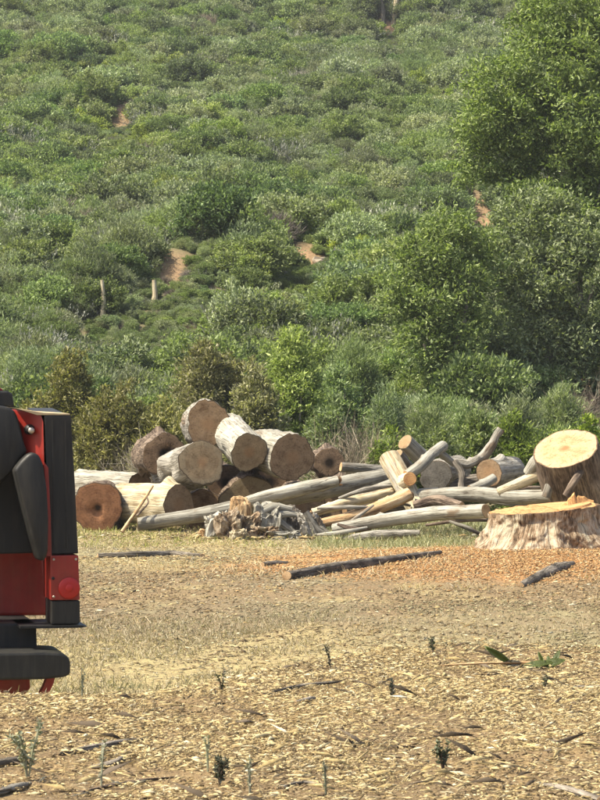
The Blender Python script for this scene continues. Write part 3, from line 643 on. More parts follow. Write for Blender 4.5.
# ------------------------------------------------------------------ vehicle at the left edge
def vehicle():
    D0 = 14.7; k = D0 / F; CX = -75.0
    base = P(CX, 0, D0); g = -.27
    e = empty('utility_vehicle', (base.x, D0, g), 'red and black utility vehicle cut off by the left edge of the picture', 'vehicle')
    e.rotation_euler.z = .20; e.location.x -= .004
    red = N('red_paint'); red = plain_mat('red_vehicle_paint', (.235, .016, .010), .36, .45, ((.20, .12, .07), .12), 5)
    blk = plain_mat('black_plastic', (.010, .010, .010), .5, .3, ((.06, .05, .04), .2), 9)
    gry = plain_mat('worn_grey_plastic', (.016, .0155, .014), .5, .3, ((.06, .052, .04), .4), 9)
    dust = plain_mat('sunlit_dusty_top', (.42, .33, .20), .9, .1)  # pale tan paints the sunlight on the dusty fender top into its colour
    lens = plain_mat('red_lamp_lens', (.34, .012, .008), .4, .4)
    steel = plain_mat('bolt_steel', (.45, .40, .33), .4, .5, None, 30, .7)
    tyre = plain_mat('tyre_rubber', (.02, .02, .02), .8, .3, ((.2, .16, .11), .4), 12)
    def X(px, m=1): return m * (px - CX) * k
    def Z(py): return CAM_H - (py - HOR) * k - g
    def prism(name, poly, y0, y1, mat, m=1, bev=.008, slope=None, parent=None, smooth=False, yf=None):
        bm = bmesh.new()
        f = [bm.verts.new((X(a, m), y0 + (yf(a) if yf else 0), Z(b))) for a, b in poly]
        bk = []
        for a, b in poly:
            dz = 0
            if slope: dz = slope(a, b)
            bk.append(bm.verts.new((X(a, m), y1, Z(b) + dz)))
        bm.faces.new(f); bm.faces.new(bk[::-1]); n = len(poly)
        for i in range(n): bm.faces.new((f[i], bk[i], bk[(i + 1) % n], f[(i + 1) % n]))
        bmesh.ops.recalc_face_normals(bm, faces=bm.faces)
        if bev: bmesh.ops.bevel(bm, geom=[ed for ed in bm.edges], offset=bev, segments=2, profile=.6, affect='EDGES', clamp_overlap=True)
        return bm_obj(name, bm, mat, parent or e, smooth)
    def disc(name, px, py, rp, y, mat, m=1, depth=.03, parent=None, dome=.3):
        bm = bmesh.new(); n = 28; rings = []
        for f, yy in ((1, 0), (1, -depth * .6), (.86, -depth * .85), (.5, -depth), (.15, -depth * (1 + dome * .2))):
            rings.append([bm.verts.new((X(px, m) + math.cos(t) * rp * k * f, y + yy, Z(py) + math.sin(t) * rp * k * f)) for t in [2 * math.pi * i / n for i in range(n)]])
        for a, b in zip(rings, rings[1:]):
            for i in range(n): bm.faces.new((a[i], a[(i + 1) % n], b[(i + 1) % n], b[i]))
        bm.faces.new(rings[-1]); bm.faces.new(rings[0][::-1])
        return bm_obj(name, bm, mat, parent or e, True)
    # body shell
    prism('body', [(-200, 440), (44, 440), (52, 490), (60, 560), (66, 627.5), (-201, 627.5), (-200, 560), (-197, 490)], .80, 2.5, red, 1, .02)
    prism('chassis', [(-190, 627), (40, 627), (41, 655), (-191, 655)], .16, 2.2, blk, 1, .01)
    b = prism('bumper', [(-211, 656), (-207, 652), (-60, 651), (40, 651), (58, 652), (64, 655), (67, 660), (67, 673), (62, 676), (40, 678), (-190, 678), (-208, 675), (-211, 671)], -.22, .30, gry, 1, .02)
    prism('drawbar_plate', [(-185, 676), (32, 676), (33, 692), (24, 703), (-160, 703), (-183, 692)], .10, .25, red, 1, .01)
    prism('roof_box', [(-170, 389), (20, 389), (25, 392), (27, 406), (-177, 406), (-175, 392)], .7, 1.9, blk, 1, .012)
    prism('roof_lid', [(-165, 383), (10, 383), (17, 388.6), (-170, 388.6)], .75, 1.85, red, 1, .008)
    prism('dark_interior_slab', [(-165, 409), (36, 412), (46, 420), (50, 455), (52, 556), (-190, 560)], .24, .45, blk, 1, .01)  # black slab added to stand in for the dark interior
    for m in (1, -1):
        # m = -1 mirrors about the vehicle's own centre line
        fn = prism('fender', [(45, 415.5), (72, 415.5), (76, 480), (79.5, 555), (50, 555.5), (48, 490)], .0, .95, gry, m, .006, lambda a, b: .05 if b < 420 else 0)
        for rx_ in (53, 66): prism('rib', [(rx_, 420), (rx_ + 1.4, 420), (rx_ + 2.8, 550), (rx_ + 1.2, 550)], -.006, .02, gry, m, .001, parent=fn)
        prism('fender_top', [(18, 408.5), (38, 411.5), (45, 412.5), (71, 413.6), (71, 415), (45, 415), (38, 415)], .0, .9, dust, m, .001, lambda a, b: .02 if b < 414 else 0)
        up = prism('upper_panel', [(15, 409), (36, 411.5), (42, 415), (44, 422), (45, 466), (48.5, 470), (49, 500), (44, 500), (34, 466), (24, 448), (12, 425)], -.03, .3, red, m, .003, yf=lambda a: .19 * (48.5 - a) / 33)
        prism('side_strip', [(44, 462), (48.6, 468), (51, 520), (52, 557), (46, 557), (46.5, 510)], -.035, .2, red, m, .003)
        disc('bolt_recess_shade', 31.5, 429.5, 5.4, .10, blk, m, .075, up)  # raised black disc paints the dark of the hole round the bolt
        disc('bolt', 32.5, 430.5, 3.3, .03, steel, m, .022, up)
        lp = prism('lamp_housing', [(50.5, 556.5), (79, 556.5), (80.5, 601.5), (51, 601.5)], -.03, .35, red, m, .004)
        disc('lamp_lens', 69.5, 589.5, 11, -.031, lens, m, .016, lp)
        disc('lens_core', 69.5, 589.5, 4.0, -.046, lens, m, .010, lp)
        disc('screw', 54, 560.5, 1.3, -.031, steel, m, .006, lp); disc('screw', 76.5, 560.5, 1.3, -.031, steel, m, .006, lp); disc('screw', 54, 598, 1.3, -.031, steel, m, .006, lp)
        disc('screw', 53.5, 579.5, 1.6, -.031, blk, m, .006, lp)
        prism('lower_block', [(52, 602.5), (80.8, 602.5), (81, 624), (79, 626), (52, 626)], -.02, .30, gry, m, .006)
        prism('ledge', [(20, 627), (82, 627), (88, 628), (82, 629.5), (20, 629.5)], -.05, .5, blk, m, .001)
        # moulded seat covers
        prism('seat_cover', [(-40, 404), (0, 405), (10, 407), (16, 411), (19, 417), (26, 445), (29, 452), (22, 458), (12, 474), (-40, 520)], .03, .18, gry, m, .022, smooth=True)
        prism('seat_bolster', [(13, 470), (20, 461), (26, 455), (32, 452), (38, 455), (42, 464), (46, 490), (47.5, 520), (47, 552), (44, 561), (37, 561), (29, 535), (20, 500)], -.10, .12, gry, m, .02, smooth=True)
        # curved tow hook
        bm = bmesh.new(); rings = []
        for i in range(11):
            u = i / 10; px = 49.5 - 13 * u ** 1.8; py = 675 + 27 * u
            rings.append([bm.verts.new((X(px + ax * 4.2, m), ay, Z(py))) for ax, ay in ((-1, -.12), (1, -.12), (1, -.03), (-1, -.03))])
        for a_, b_ in zip(rings, rings[1:]):
            for q in range(4): bm.faces.new((a_[q], a_[(q + 1) % 4], b_[(q + 1) % 4], b_[q]))
        bm.faces.new(rings[0]); bm.faces.new(rings[-1][::-1])
        bm_obj('tow_hook', bm, red, e, False)
        for yc in (.80, 2.0):
            bm = bmesh.new(); n = 40; R = .36; w = .24; xc = m * .44
            prof = [(R * .55, -w / 2), (R * .93, -w / 2), (R, -w * .38), (R, w * .38), (R * .93, w / 2), (R * .55, w / 2)]
            rg = []
            for i in range(n):
                t = 2 * math.pi * i / n; lug = 1 + (.02 if i % 2 else 0)
                rg.append([bm.verts.new((xc + x_, yc + math.cos(t) * r_ * lug, R + .01 + math.sin(t) * r_ * lug)) for r_, x_ in prof])
            for i in range(n):
                for q in range(5): bm.faces.new((rg[i][q], rg[(i + 1) % n][q], rg[(i + 1) % n][q + 1], rg[i][q + 1]))
            w_ = bm_obj('wheel', bm, tyre, e, False)
            bm = bmesh.new(); bmesh.ops.create_cone(bm, cap_ends=True, segments=28, radius1=R * .56, radius2=R * .56, depth=w * .7, matrix=Matrix.Translation((xc, yc, R + .01)) @ Matrix.Rotation(math.pi / 2, 4, 'Y'))
            bm_obj('rim', bm, red, w_, False)
vehicle()

# ------------------------------------------------------------------ foliage generators
def unit(n):
    v = RNG.normal(size=(n, 3)); return v / np.linalg.norm(v, axis=1)[:, None]
def leaves(C, D, ln, wd, fold=.25, jit=.35):
    """rhombic folded leaves at C pointing along D"""
    n = len(C); D = D / np.linalg.norm(D, axis=1)[:, None]
    ref = unit(n); S = np.cross(D, ref); S /= np.linalg.norm(S, axis=1)[:, None]; Nn = np.cross(S, D)
    L = ln * (1 + jit * RNG.uniform(-1, 1, n))[:, None]; W = wd * (1 + jit * RNG.uniform(-1, 1, n))[:, None]
    a = C; b = C + D * L * .45 + S * W * .5 + Nn * W * fold; c = C + D * L - Nn * W * .35; d = C + D * L * .45 - S * W * .5 + Nn * W * fold
    V = np.stack([a, b, c, d], 1).reshape(-1, 3)
    i = np.arange(n) * 4
    Fc = np.concatenate([np.stack([i, i + 1, i + 2], 1), np.stack([i, i + 2, i + 3], 1)])
    return V, Fc
def merge(parts):
    V = []; Fc = []; o = 0
    for v, f in parts: V.append(v); Fc.append(f + o); o += len(v)
    return np.concatenate(V), np.concatenate(Fc)
def crown_np(lobes, per_m2, n_leaf, clump_r, ln, wd, up=.5, shell=.45):
    """lobes: (centre, (rx,ry,rz)); leaf clumps spread in the outer shell of each lobe"""
    CC = []; DD = []
    for c, r in lobes:
        r = np.array(r); area = 4 * math.pi * ((r[0] * r[1]) ** 1.6 / 3 + (r[0] * r[2]) ** 1.6 / 3 + (r[1] * r[2]) ** 1.6 / 3) ** (1 / 1.6)
        n = max(6, int(area * per_m2)); u = unit(n)
        rad = shell + (1.05 - shell) * RNG.uniform(0, 1, n) ** .6
        rad = rad * (1 + .22 * (fbm(u[:, 0] * 2 + c[0], u[:, 2] * 2 + u[:, 1] * 1.7, 77) - .5) * 2)
        CC.append(np.array(c) + u * r * rad[:, None]); DD.append(u)
    CC = np.concatenate(CC); DD = np.concatenate(DD); m = len(CC)
    k = RNG.integers(int(n_leaf * .6), int(n_leaf * 1.4), m); idx = np.repeat(np.arange(m), k); n = len(idx)
    csz = (clump_r * RNG.uniform(.6, 1.4, m))[idx]
    off = unit(n) * (RNG.uniform(0, 1, n) ** .5 * csz)[:, None]; off[:, 2] *= .8
    D = DD[idx] * .6 + unit(n) * .9 + np.array([0, 0, up])
    return leaves(CC[idx] + off, D, ln, wd)
def feather_np(nst, ht, spread, per, ln, wd):
    """upright broom-like stems with fine needle leaves"""
    az = RNG.uniform(0, 2 * math.pi, nst); lean = np.abs(RNG.normal(0, .38, nst)) * spread
    d = np.stack([np.cos(az) * np.sin(lean), np.sin(az) * np.sin(lean), np.cos(lean)], 1)
    L = ht * RNG.uniform(.55, 1.08, nst) * (1 - .25 * lean)
    b = np.stack([np.cos(az), np.sin(az), 0 * az], 1) * (RNG.uniform(0, .35, nst) * spread)[:, None]
    t = RNG.uniform(.12, 1, (nst, per)); idx = np.repeat(np.arange(nst), per); t = t.ravel()
    bend = np.stack([np.cos(az), np.sin(az), -.2 + 0 * az], 1) * .25 * spread
    C = b[idx] + d[idx] * (L[idx] * t)[:, None] + bend[idx] * (t ** 2 * L[idx])[:, None] + RNG.normal(0, .035, (len(t), 3)) * ht
    D = d[idx] + unit(len(t)) * .55 + np.array([0, 0, .25])
    return leaves(C, D, ln, wd, .1)
def twigs_np(n, ht, spread, wd):
    """bare dead twigs as thin crossed strips"""
    parts = []
    az = RNG.uniform(0, 6.283, n); lean = RNG.uniform(.05, 1.0, n) * spread
    d = np.stack([np.cos(az) * np.sin(lean), np.sin(az) * np.sin(lean), np.cos(lean)], 1)
    st = unit(n) * .1 * ht; st[:, 2] = 0
    parts.append(leaves(st, d, ht * .9, wd * 1.5, .3, .3))
    for lev in range(3):
        m = n * (3 + lev * 2); i = RNG.integers(0, n, m); t = RNG.uniform(.25, .95, m)
        c = st[i] + d[i] * (ht * .8 * t)[:, None]
        parts.append(leaves(c, d[i] * .8 + unit(m) * .8, ht * (.42 - .08 * lev), wd, .3, .5))
    return merge(parts)
def lobes_shrub(n, w, h, seed):
    r = random.Random(seed); L = []
    for i in range(n):
        a = r.uniform(0, 6.28); q = r.uniform(0, .62) * w; z = r.uniform(.25, .75) * h * (1 - .35 * q / w)
        s = r.uniform(.28, .5) * w
        L.append(((math.cos(a) * q, math.sin(a) * q, z), (s, s, s * r.uniform(.6, .95) * h / w * .9)))
    return L
# prototypes for the hillside (unit size, about 2 m wide)
PROTO = []
def proto(name, kind, V_F, mat):
    me = mesh_np(name, V_F[0], V_F[1], mat); PROTO.append((kind, me)); return me
for i in range(6):
    proto('shrub_round', 'round', crown_np(lobes_shrub(11, 1.0, 1.2, 10 + i), 19, 38, .15, .075, .040, .45, .4), M[('leaf_round', 'leaf_deep', 'leaf_sage')[i % 3]])
for i in range(4):
    proto('shrub_feather', 'feather', crown_np(lobes_shrub(12, .85, 1.2, 70 + i), 20, 38, .16, .085, .020, .6, .3), M[('leaf_feather', 'leaf_sage')[i % 2]])
for i in range(2):
    proto('shrub_yellow', 'yellow', crown_np(lobes_shrub(8, .9, 1.05, 40 + i), 19, 36, .14, .068, .036, .5, .4), M['leaf_yellow'])
proto('shrub_grey', 'grey', feather_np(170, 1.05, 1.6, 20, .10, .03), M['leaf_grey'])
proto('shrub_dry', 'dry', twigs_np(190, 1.15, 1.1, .012), M['twig_grey'])
KIDX = {k: [i for i, (kk, _) in enumerate(PROTO) if kk == k] for k in ('round', 'feather', 'yellow', 'grey', 'dry')}

# ------------------------------------------------------------------ hillside vegetation
SNAGS = []
for lb, px, py0, py1, lean, rp in (('thin bleached snag standing on the slope above the vehicle', 101, 324, 280, 1, 2.3), ('short bleached snag right of the taller one above the vehicle', 152, 310, 280, 2, 2.7), ('pale snag stub far up at the left slope', 73, 268, 240, 1, 2.8), ('white slender trunk at the top edge of the picture', 394, 24, -20, 3, 2.8), ('dark leaning stem beside the white slender trunk', 383, 26, -2, -2, 2.3)):
    g = ground_hit(px, py0, 47); SNAGS.append((lb, g, px, py1, lean, rp)); CLEAR.append((g.x, g.y - 3.2, .9, 4.0))
def near_free(X, Y):
    v = np.zeros(len(X))
    for bx, by, rx, ry in CLEAR: v = np.maximum(v, (((X - bx) / rx) ** 2 + ((Y - by) / ry) ** 2) < 1)
    return v < .5
pts = []
y = 50.0
while y < 185:
    sp = .66 + .0042 * (y - 50)
    half = 300 / F * y + 7
    n = int(2 * half / sp)
    for i in range(n):
        pts.append((-half + (i + RNG.uniform(0, 1)) * sp, y + RNG.uniform(-.5, .5) * sp))
    y += sp * .95
pts = np.array(pts)
xt = []
for bx, by, rx, ry in CLEAR:
    for k in range(int(30 * rx * ry)): xt.append((bx + RNG.uniform(-1, 1) * rx, by + RNG.uniform(-1, 1) * ry))
pts = np.concatenate([pts, np.array(xt)])
keep = bare(pts[:, 0], pts[:, 1]) < RNG.uniform(.2, 1.05, len(pts)); pts = pts[keep]; low = ~near_free(pts[:, 0], pts[:, 1])
pn = fbm(pts[:, 0] * .13, pts[:, 1] * .085, 91); pn2 = fbm(pts[:, 0] * .16 + 30, pts[:, 1] * .1, 97)
u = RNG.uniform(0, 1, len(pts))
kinds = np.where(u < .06, 'grey', np.where(u < .12, 'dry', np.where((pn2 > .58) & (u < .6), 'yellow', np.where(pn + (u - .5) * .5 > .46, 'round', 'feather'))))
size = .54 + .0024 * (pts[:, 1] - 50) + .62 * RNG.uniform(0, 1, len(pts)) ** 1.8 + .22 * (kinds == 'round') * (pn2 > .5)
size = np.where(kinds == 'dry', size * .8, size); size = np.where(low, .16 + .14 * size, size)
# the largest-showing ones become individuals
show = size / pts[:, 1] * (np.abs(pts[:, 0]) < 300 / F * pts[:, 1] + .5) * (pts[:, 1] < 150)
order = np.argsort(-show); NIND = 230
indiv = set(order[:NIND].tolist())
LBL = {'round': ('dense green rounded shrub in the hillside scrub', 'rounded_shrub'),
       'feather': ('feathery grey green shrub in the hillside scrub', 'feathery_shrub'),
       'yellow': ('yellow green leafy shrub among the hillside scrub', 'yellow_green_shrub'),
       'grey': ('pale grey leafy shrub among the hillside scrub', 'grey_shrub'),
       'dry': ('bare grey twiggy bush among the hillside scrub', 'dead_bush')}
rest = []; ZZ = height(pts[:, 0], pts[:, 1])
for i, (x, yy) in enumerate(pts):
    ks = KIDX[kinds[i]]; pi = ks[int(RNG.integers(0, len(ks)))]
    z = ZZ[i] - .08; rz = RNG.uniform(0, 6.28); s = size[i]; sz = s * RNG.uniform(.8, 1.15)
    if i in indiv:
        lb, nm = LBL[kinds[i]]
        sx = 300 + x / yy * F; sy = HOR - (z + .8 * s - CAM_H) / yy * F
        lb += (', at the top' if sy < 90 else ', upper slope' if sy < 190 else ', mid slope' if sy < 290 else ', at the slope foot')
        lb += (' at far left' if sx < 110 else ' left of centre' if sx < 235 else ' near the middle' if sx < 365 else ' right of centre' if sx < 480 else ' by the right edge')
        o = link(nm, PROTO[pi][1], None, (x, yy, z)); o.rotation_euler = (RNG.uniform(-.08, .08), RNG.uniform(-.08, .08), rz); o.scale = (s, s, sz)
        props(o, lb, 'shrub', {'round': 'rounded hillside shrubs', 'feather': 'feathery hillside shrubs', 'yellow': 'yellow green hillside shrubs', 'grey': 'grey hillside shrubs', 'dry': 'dead hillside bushes'}[kinds[i]])
    else: rest.append((x, yy, z, rz, s, sz, pi))
rest = np.array(rest)
# the rest of the scrub: one object, instances on points
pc_ = bpy.data.collections.new('scrub_prototypes')
for i, (k, me) in enumerate(PROTO):
    o = bpy.data.objects.new('%02d_scrub' % i, me); pc_.objects.link(o)
me = bpy.data.meshes.new('hillside_scrub'); me.vertices.add(len(rest)); me.vertices.foreach_set('co', rest[:, :3].astype(np.float32).ravel())
vec_attr(me, 'rot', np.stack([rest[:, 3] * 0, rest[:, 3] * 0, rest[:, 3]], 1)); vec_attr(me, 'scl', np.stack([rest[:, 4], rest[:, 4], rest[:, 5]], 1))
ia = me.attributes.new('pick', 'INT', 'POINT'); ia.data.foreach_set('value', rest[:, 6].astype(np.int32))
scrub = link('hillside_scrub', me); props(scrub, 'mass of mixed green scrub covering the whole hillside', 'scrub', None, 'stuff')
ng = bpy.data.node_groups.new('scrub_instances', 'GeometryNodeTree')
ng.interface.new_socket('Geometry', in_out='INPUT', socket_type='NodeSocketGeometry'); ng.interface.new_socket('Geometry', in_out='OUTPUT', socket_type='NodeSocketGeometry')
gi = ng.nodes.new('NodeGroupInput'); go = ng.nodes.new('NodeGroupOutput')
ci = ng.nodes.new('GeometryNodeCollectionInfo'); ci.inputs['Collection'].default_value = pc_; ci.inputs['Separate Children'].default_value = True; ci.inputs['Reset Children'].default_value = True
iop = ng.nodes.new('GeometryNodeInstanceOnPoints'); iop.inputs['Pick Instance'].default_value = True
def named(nm, ty):
    nd = ng.nodes.new('GeometryNodeInputNamedAttribute'); nd.data_type = ty; nd.inputs['Name'].default_value = nm; return nd.outputs['Attribute']
ng.links.new(gi.outputs[0], iop.inputs['Points']); ng.links.new(ci.outputs[0], iop.inputs['Instance'])
ng.links.new(named('pick', 'INT'), iop.inputs['Instance Index'])
e2r = ng.nodes.new('FunctionNodeEulerToRotation'); ng.links.new(named('rot', 'FLOAT_VECTOR'), e2r.inputs[0]); ng.links.new(e2r.outputs[0], iop.inputs['Rotation'])
ng.links.new(named('scl', 'FLOAT_VECTOR'), iop.inputs['Scale']); ng.links.new(iop.outputs[0], go.inputs[0])
md = scrub.modifiers.new('scrub', 'NODES'); md.node_group = ng

# ------------------------------------------------------------------ trees on the right
def px_lobes(spec, origin):
    out = []
    for px, py, rx, ry, d in spec:
        c = P(px, py, d) - origin; out.append(((c.x, c.y, c.z), (rx / F * d, rx / F * d * .95, ry / F * d)))
    return out
def tree(label, base_px, d, spec, mat, limbs, ln=.115, wd=.046, dens=9, nleaf=64, clump=.30):
    b = P(base_px, 0, d); b.z = H(b.x, b.y) - .1
    e = empty('tree', b, label, 'tree')
    L = px_lobes(spec, b)
    V, Fc = crown_np(L, dens, nleaf, clump, ln, wd, .1, .45)
    props(link('crown', mesh_np('crown', V, Fc, mat), e), kind='stuff')
    top = P(*limbs[0][-1], d) - b
    for k, path in enumerate(limbs):
        pts_ = [P(x, y, d + (0 if k == 0 else .5 * math.sin(k * 2.1))) for x, y in path]
        if k == 0: pts_[0] = b.copy()
        rr = [(.16 if k == 0 else .08) * (1 - .75 * i / (len(path) - 1)) for i in range(len(path))]
        log('limb', None, None, pts_, rr, M['trunk'], None, parent=e, partname='trunk' if k == 0 else 'limb', ends=(None, None), nl=20, ns=12, rough=.08)
    return e
tree('tall dense tree filling the upper right corner', 575, 58.5,
     [(505, 95, 42, 40, 57.8), (478, 118, 28, 34, 57.4), (492, 150, 30, 30, 57.6), (545, 60, 46, 42, 58.2), (520, 130, 44, 44, 58), (560, 120, 44, 46, 57.8), (600, 60, 50, 60, 58.5), (600, 150, 50, 50, 58), (550, 175, 44, 28, 58), (575, 10, 50, 45, 59), (640, 100, 60, 80, 59.5), (615, 215, 50, 50, 58.5), (660, 200, 60, 80, 59.5), (620, -30, 60, 45, 59.5), (535, 20, 24, 18, 58.6), (465, 168, 12, 14, 57.5), (570, 215, 40, 30, 57.5), (530, 200, 30, 22, 57)],
     M['leaf_tree'], [[(575, 420), (577, 330), (580, 220), (585, 90)], [(577, 320), (550, 240), (515, 130), (490, 110)], [(579, 260), (600, 190), (625, 90)], [(580, 230), (570, 150), (555, 60)], [(578, 300), (555, 200), (540, 140)]], dens=6.4)
tree('lower leafy tree at the right edge behind the tilted round', 545, 55.5,
     [(525, 225, 34, 32, 55.6), (560, 235, 38, 36, 55.4), (505, 262, 26, 34, 55.2), (540, 285, 40, 40, 55), (585, 280, 40, 50, 55), (515, 325, 34, 40, 54.8), (558, 340, 38, 40, 55), (600, 340, 36, 50, 55.2), (498, 355, 14, 22, 54.6), (535, 378, 22, 16, 54.6), (572, 385, 20, 14, 54.7), (630, 280, 40, 80, 55.8), (640, 360, 40, 40, 55.8)],
     M['leaf_dark'], [[(548, 430), (548, 370), (552, 300)], [(547, 370), (525, 330), (512, 270)], [(548, 360), (580, 320), (600, 270)], [(549, 340), (545, 280), (530, 230)]], dens=6.6)
tree('rounded bushy tree standing left of the other trees', 440, 54.0,
     [(440, 250, 38, 34, 54), (415, 262, 24, 28, 53.9), (408, 300, 22, 32, 53.8), (435, 300, 38, 40, 53.8), (462, 285, 28, 40, 53.8), (425, 345, 30, 30, 53.6), (455, 335, 26, 26, 53.7), (450, 228, 26, 18, 54.2), (420, 372, 18, 14, 53.5), (445, 368, 14, 14, 53.5), (470, 248, 22, 24, 54.2), (394, 285, 10, 14, 53.7)],
     M['leaf_tree'], [[(440, 425), (442, 380), (440, 300)], [(441, 375), (420, 330), (412, 290)], [(441, 370), (462, 330), (470, 280)]], dens=7.4, ln=.11, wd=.044)

# ------------------------------------------------------------------ shrubs close behind the wood pile
def near_shrub(name, label, px, d, w_px, top_py, mat, kind='round', dens=26, nleaf=30, ln=.085, wd=.034, group=None, cat='shrub', clump=.14):
    b = P(px, 0, d); b.z = H(b.x, b.y) - .05
    e = empty(name, b, label, cat, group)
    w = w_px / F * d; h = P(px, top_py, d).z - b.z
    if kind == 'round':
        L = lobes_shrub(9, w * .95, h, int(px * 7 + d)); V, Fc = crown_np(L, dens, nleaf, clump, ln, wd, .35, .5)
    elif kind == 'feather': V, Fc = crown_np(lobes_shrub(12, w * .9, h, int(px * 3 + d)), 26, 34, .15, ln, wd, .6, .35)
    else: V, Fc = twigs_np(120, h, 1.05, .0065)
    props(link('foliage' if kind != 'dry' else 'twigs', mesh_np('foliage', V, Fc, mat), e), kind='stuff')
    if kind != 'dry':
        for k in range(3):
            a = k * 2.1 + px
            log('stem', None, None, [b + Vector((.05 * math.cos(a), .05 * math.sin(a), 0)), b + Vector((.3 * w * math.cos(a), .3 * w * math.sin(a), h * .35)), b + Vector((.45 * w * math.cos(a), .45 * w * math.sin(a), h * .62))], [.035, .025, .012], M['trunk'], None, parent=e, partname='stem', ends=(None, None), nl=8, ns=6)
    return e
for args in (
    ('olive_bush', 'yellowish olive bush right beside the vehicle', 112, 46.6, 46, 362, M['leaf_olive']),
    ('olive_bush', 'small olive bush behind the vehicle roof', 58, 48.5, 50, 352, M['leaf_olive']),
    ('olive_bush', 'olive bush behind the far left log ends', 160, 46.2, 46, 378, M['leaf_olive']),
    ('broad_bush', 'large olive green bush rising behind the topmost stacked log', 215, 48.5, 66, 318, M['leaf_olive']),
    ('broad_bush', 'broad dark green bush behind the right end of the stack', 292, 47.6, 60, 322, M['leaf_round']),
    ('broad_bush', 'green bush behind the small dull brown log end', 340, 49.5, 46, 345, M['leaf_round']),
    ('broad_bush', 'olive bush at the foot of the slope behind the pale logs', 255, 46.0, 46, 372, M['leaf_olive']),
    ('broad_bush', 'low dark bush tucked behind the grey pole', 330, 45.4, 40, 405, M['leaf_round']),
    ('bright_shrub', 'bright green shrub behind the pale short log end', 390, 44.0, 30, 416, M['leaf_bright']),
    ('bright_shrub', 'bright green shrub behind the crooked pale branch', 432, 44.2, 32, 418, M['leaf_bright']),
    ('bright_shrub', 'bright green shrub left of the kinked branch tip', 470, 44.4, 32, 411, M['leaf_bright']),
    ('bright_shrub', 'bright green shrub right of the kinked branch tip', 512, 44.2, 32, 413, M['leaf_bright']),
    ('bright_shrub', 'bright green shrub directly behind the tilted round', 556, 44.4, 34, 405, M['leaf_bright']),
    ('bright_shrub', 'bright green shrub at the right edge behind the tilted round', 598, 44.2, 32, 402, M['leaf_bright']),
): near_shrub(*args)
for args in (
    ('feathery_bush', 'soft grey green feathery bush below the rounded bushy tree', 385, 49.0, 34, 384, M['leaf_feather']),
    ('feathery_bush', 'feathery bush under the gap between the trees', 470, 49.0, 34, 382, M['leaf_feather']),
    ('feathery_bush', 'feathery pale bush under the darker leafy tree', 525, 48.0, 36, 386, M['leaf_feather']),
    ('feathery_bush', 'feathery bush low in front of the darker leafy tree', 562, 48.5, 34, 382, M['leaf_feather']),
    ('feathery_bush', 'feathery bush left of the rounded bushy tree', 360, 53.0, 40, 330, M['leaf_feather']),
    ('feathery_bush', 'feathery bush below the rounded tree, right of it', 430, 47.5, 34, 394, M['leaf_feather']),
): near_shrub(*args, kind='feather', ln=.10, wd=.017)
near_shrub('dead_bush', 'grey leafless bush behind the grey pole and dull log end', 350, 44.3, 34, 420, M['twig_grey'], kind='dry')
near_shrub('dead_bush', 'dry twiggy bush among olive bushes left of the stack', 146, 45.4, 24, 440, M['twig_grey'], kind='dry')
near_shrub('dead_bush', 'thin dry bush beside the far right shrub', 588, 50.0, 30, 380, M['twig_grey'], kind='dry')

# ------------------------------------------------------------------ snags and pale trunks on the hill, rocks
for lb, g, px, py1, lean, rp in SNAGS:
    d = g.y; a = g.copy(); a.z -= .1; b = P(px + lean, py1, d); q = rp / F * d
    log('dead_snag', lb, 'dead trunk', [a, (a + b) / 2 + Vector((.05, 0, 0)), b], [q * 1.2, q, q * .7], M['bark_dark' if 'dark' in lb else 'bark_cream'], M['end_small'], 'bleached snags on the slope', nl=14, ns=8, rough=.12)
rock_m = plain_mat('pale_rock', (.30, .245, .185), .9, .1, None, 3)
for i, (px, py, w, lb) in enumerate(((320, 263, .34, 'pale rock on the bare orange patch at mid slope'), (591, 398, .4, 'rock on orange soil at the right edge'))):
    g = ground_hit(px, py, 47)
    bm = bmesh.new(); bmesh.ops.create_icosphere(bm, subdivisions=2, radius=.5)
    for v in bm.verts:
        k = 1 + 1.3 * (float(fbm(np.array([v.co.x * 3 + i * 5]), np.array([v.co.z * 3 + v.co.y * 2]), i)[0]) - .5)
        v.co = Vector((v.co.x * w * 1.3 * k, v.co.y * w * k, v.co.z * w * .6 * k))
    o = bm_obj('rock', bm, rock_m, None, False, g + Vector((0, 0, .05))); props(o, lb, 'rock')

# ------------------------------------------------------------------ ground litter: chips, straw, grass
def boxes(C, ax, L, W, T):
    n = len(C); ax = ax / np.linalg.norm(ax, axis=1)[:, None]
    up = np.array([0, 0, 1.]) + RNG.normal(0, .28, (n, 3)); S = np.cross(ax, up); S /= np.linalg.norm(S, axis=1)[:, None]; U = np.cross(S, ax)
    L = L[:, None] / 2; W = W[:, None] / 2; T = T[:, None] / 2
    tw = RNG.uniform(.25, 1, (n, 1)); tw2 = RNG.uniform(.25, 1, (n, 1)); skew = RNG.uniform(-.5, .5, (n, 1)) * W
    a = [C - ax * L - S * W * tw - U * T, C - ax * L + S * W * tw - U * T, C + ax * L + S * W * tw2 - U * T + S * skew, C + ax * L - S * W * tw2 - U * T + S * skew]
    bow = U * L * RNG.uniform(-.12, .2, (n, 1))
    m = [C - S * W + U * T + bow, C + S * W + U * T + bow]
    V = np.stack(a + m, 1).reshape(-1, 3)
    i = (np.arange(n) * 6)[:, None]
    tri = np.array([(0, 2, 1), (0, 3, 2), (0, 1, 5), (0, 5, 4), (2, 3, 4), (2, 4, 5), (1, 2, 5), (3, 0, 4)])
    return V, (i[:, None, :] + tri[None]).reshape(-1, 3)
def scatter(n, x0, x1, y0, y1):
    x = RNG.uniform(x0, x1, n); y = RNG.uniform(y0, y1, n); return x, y
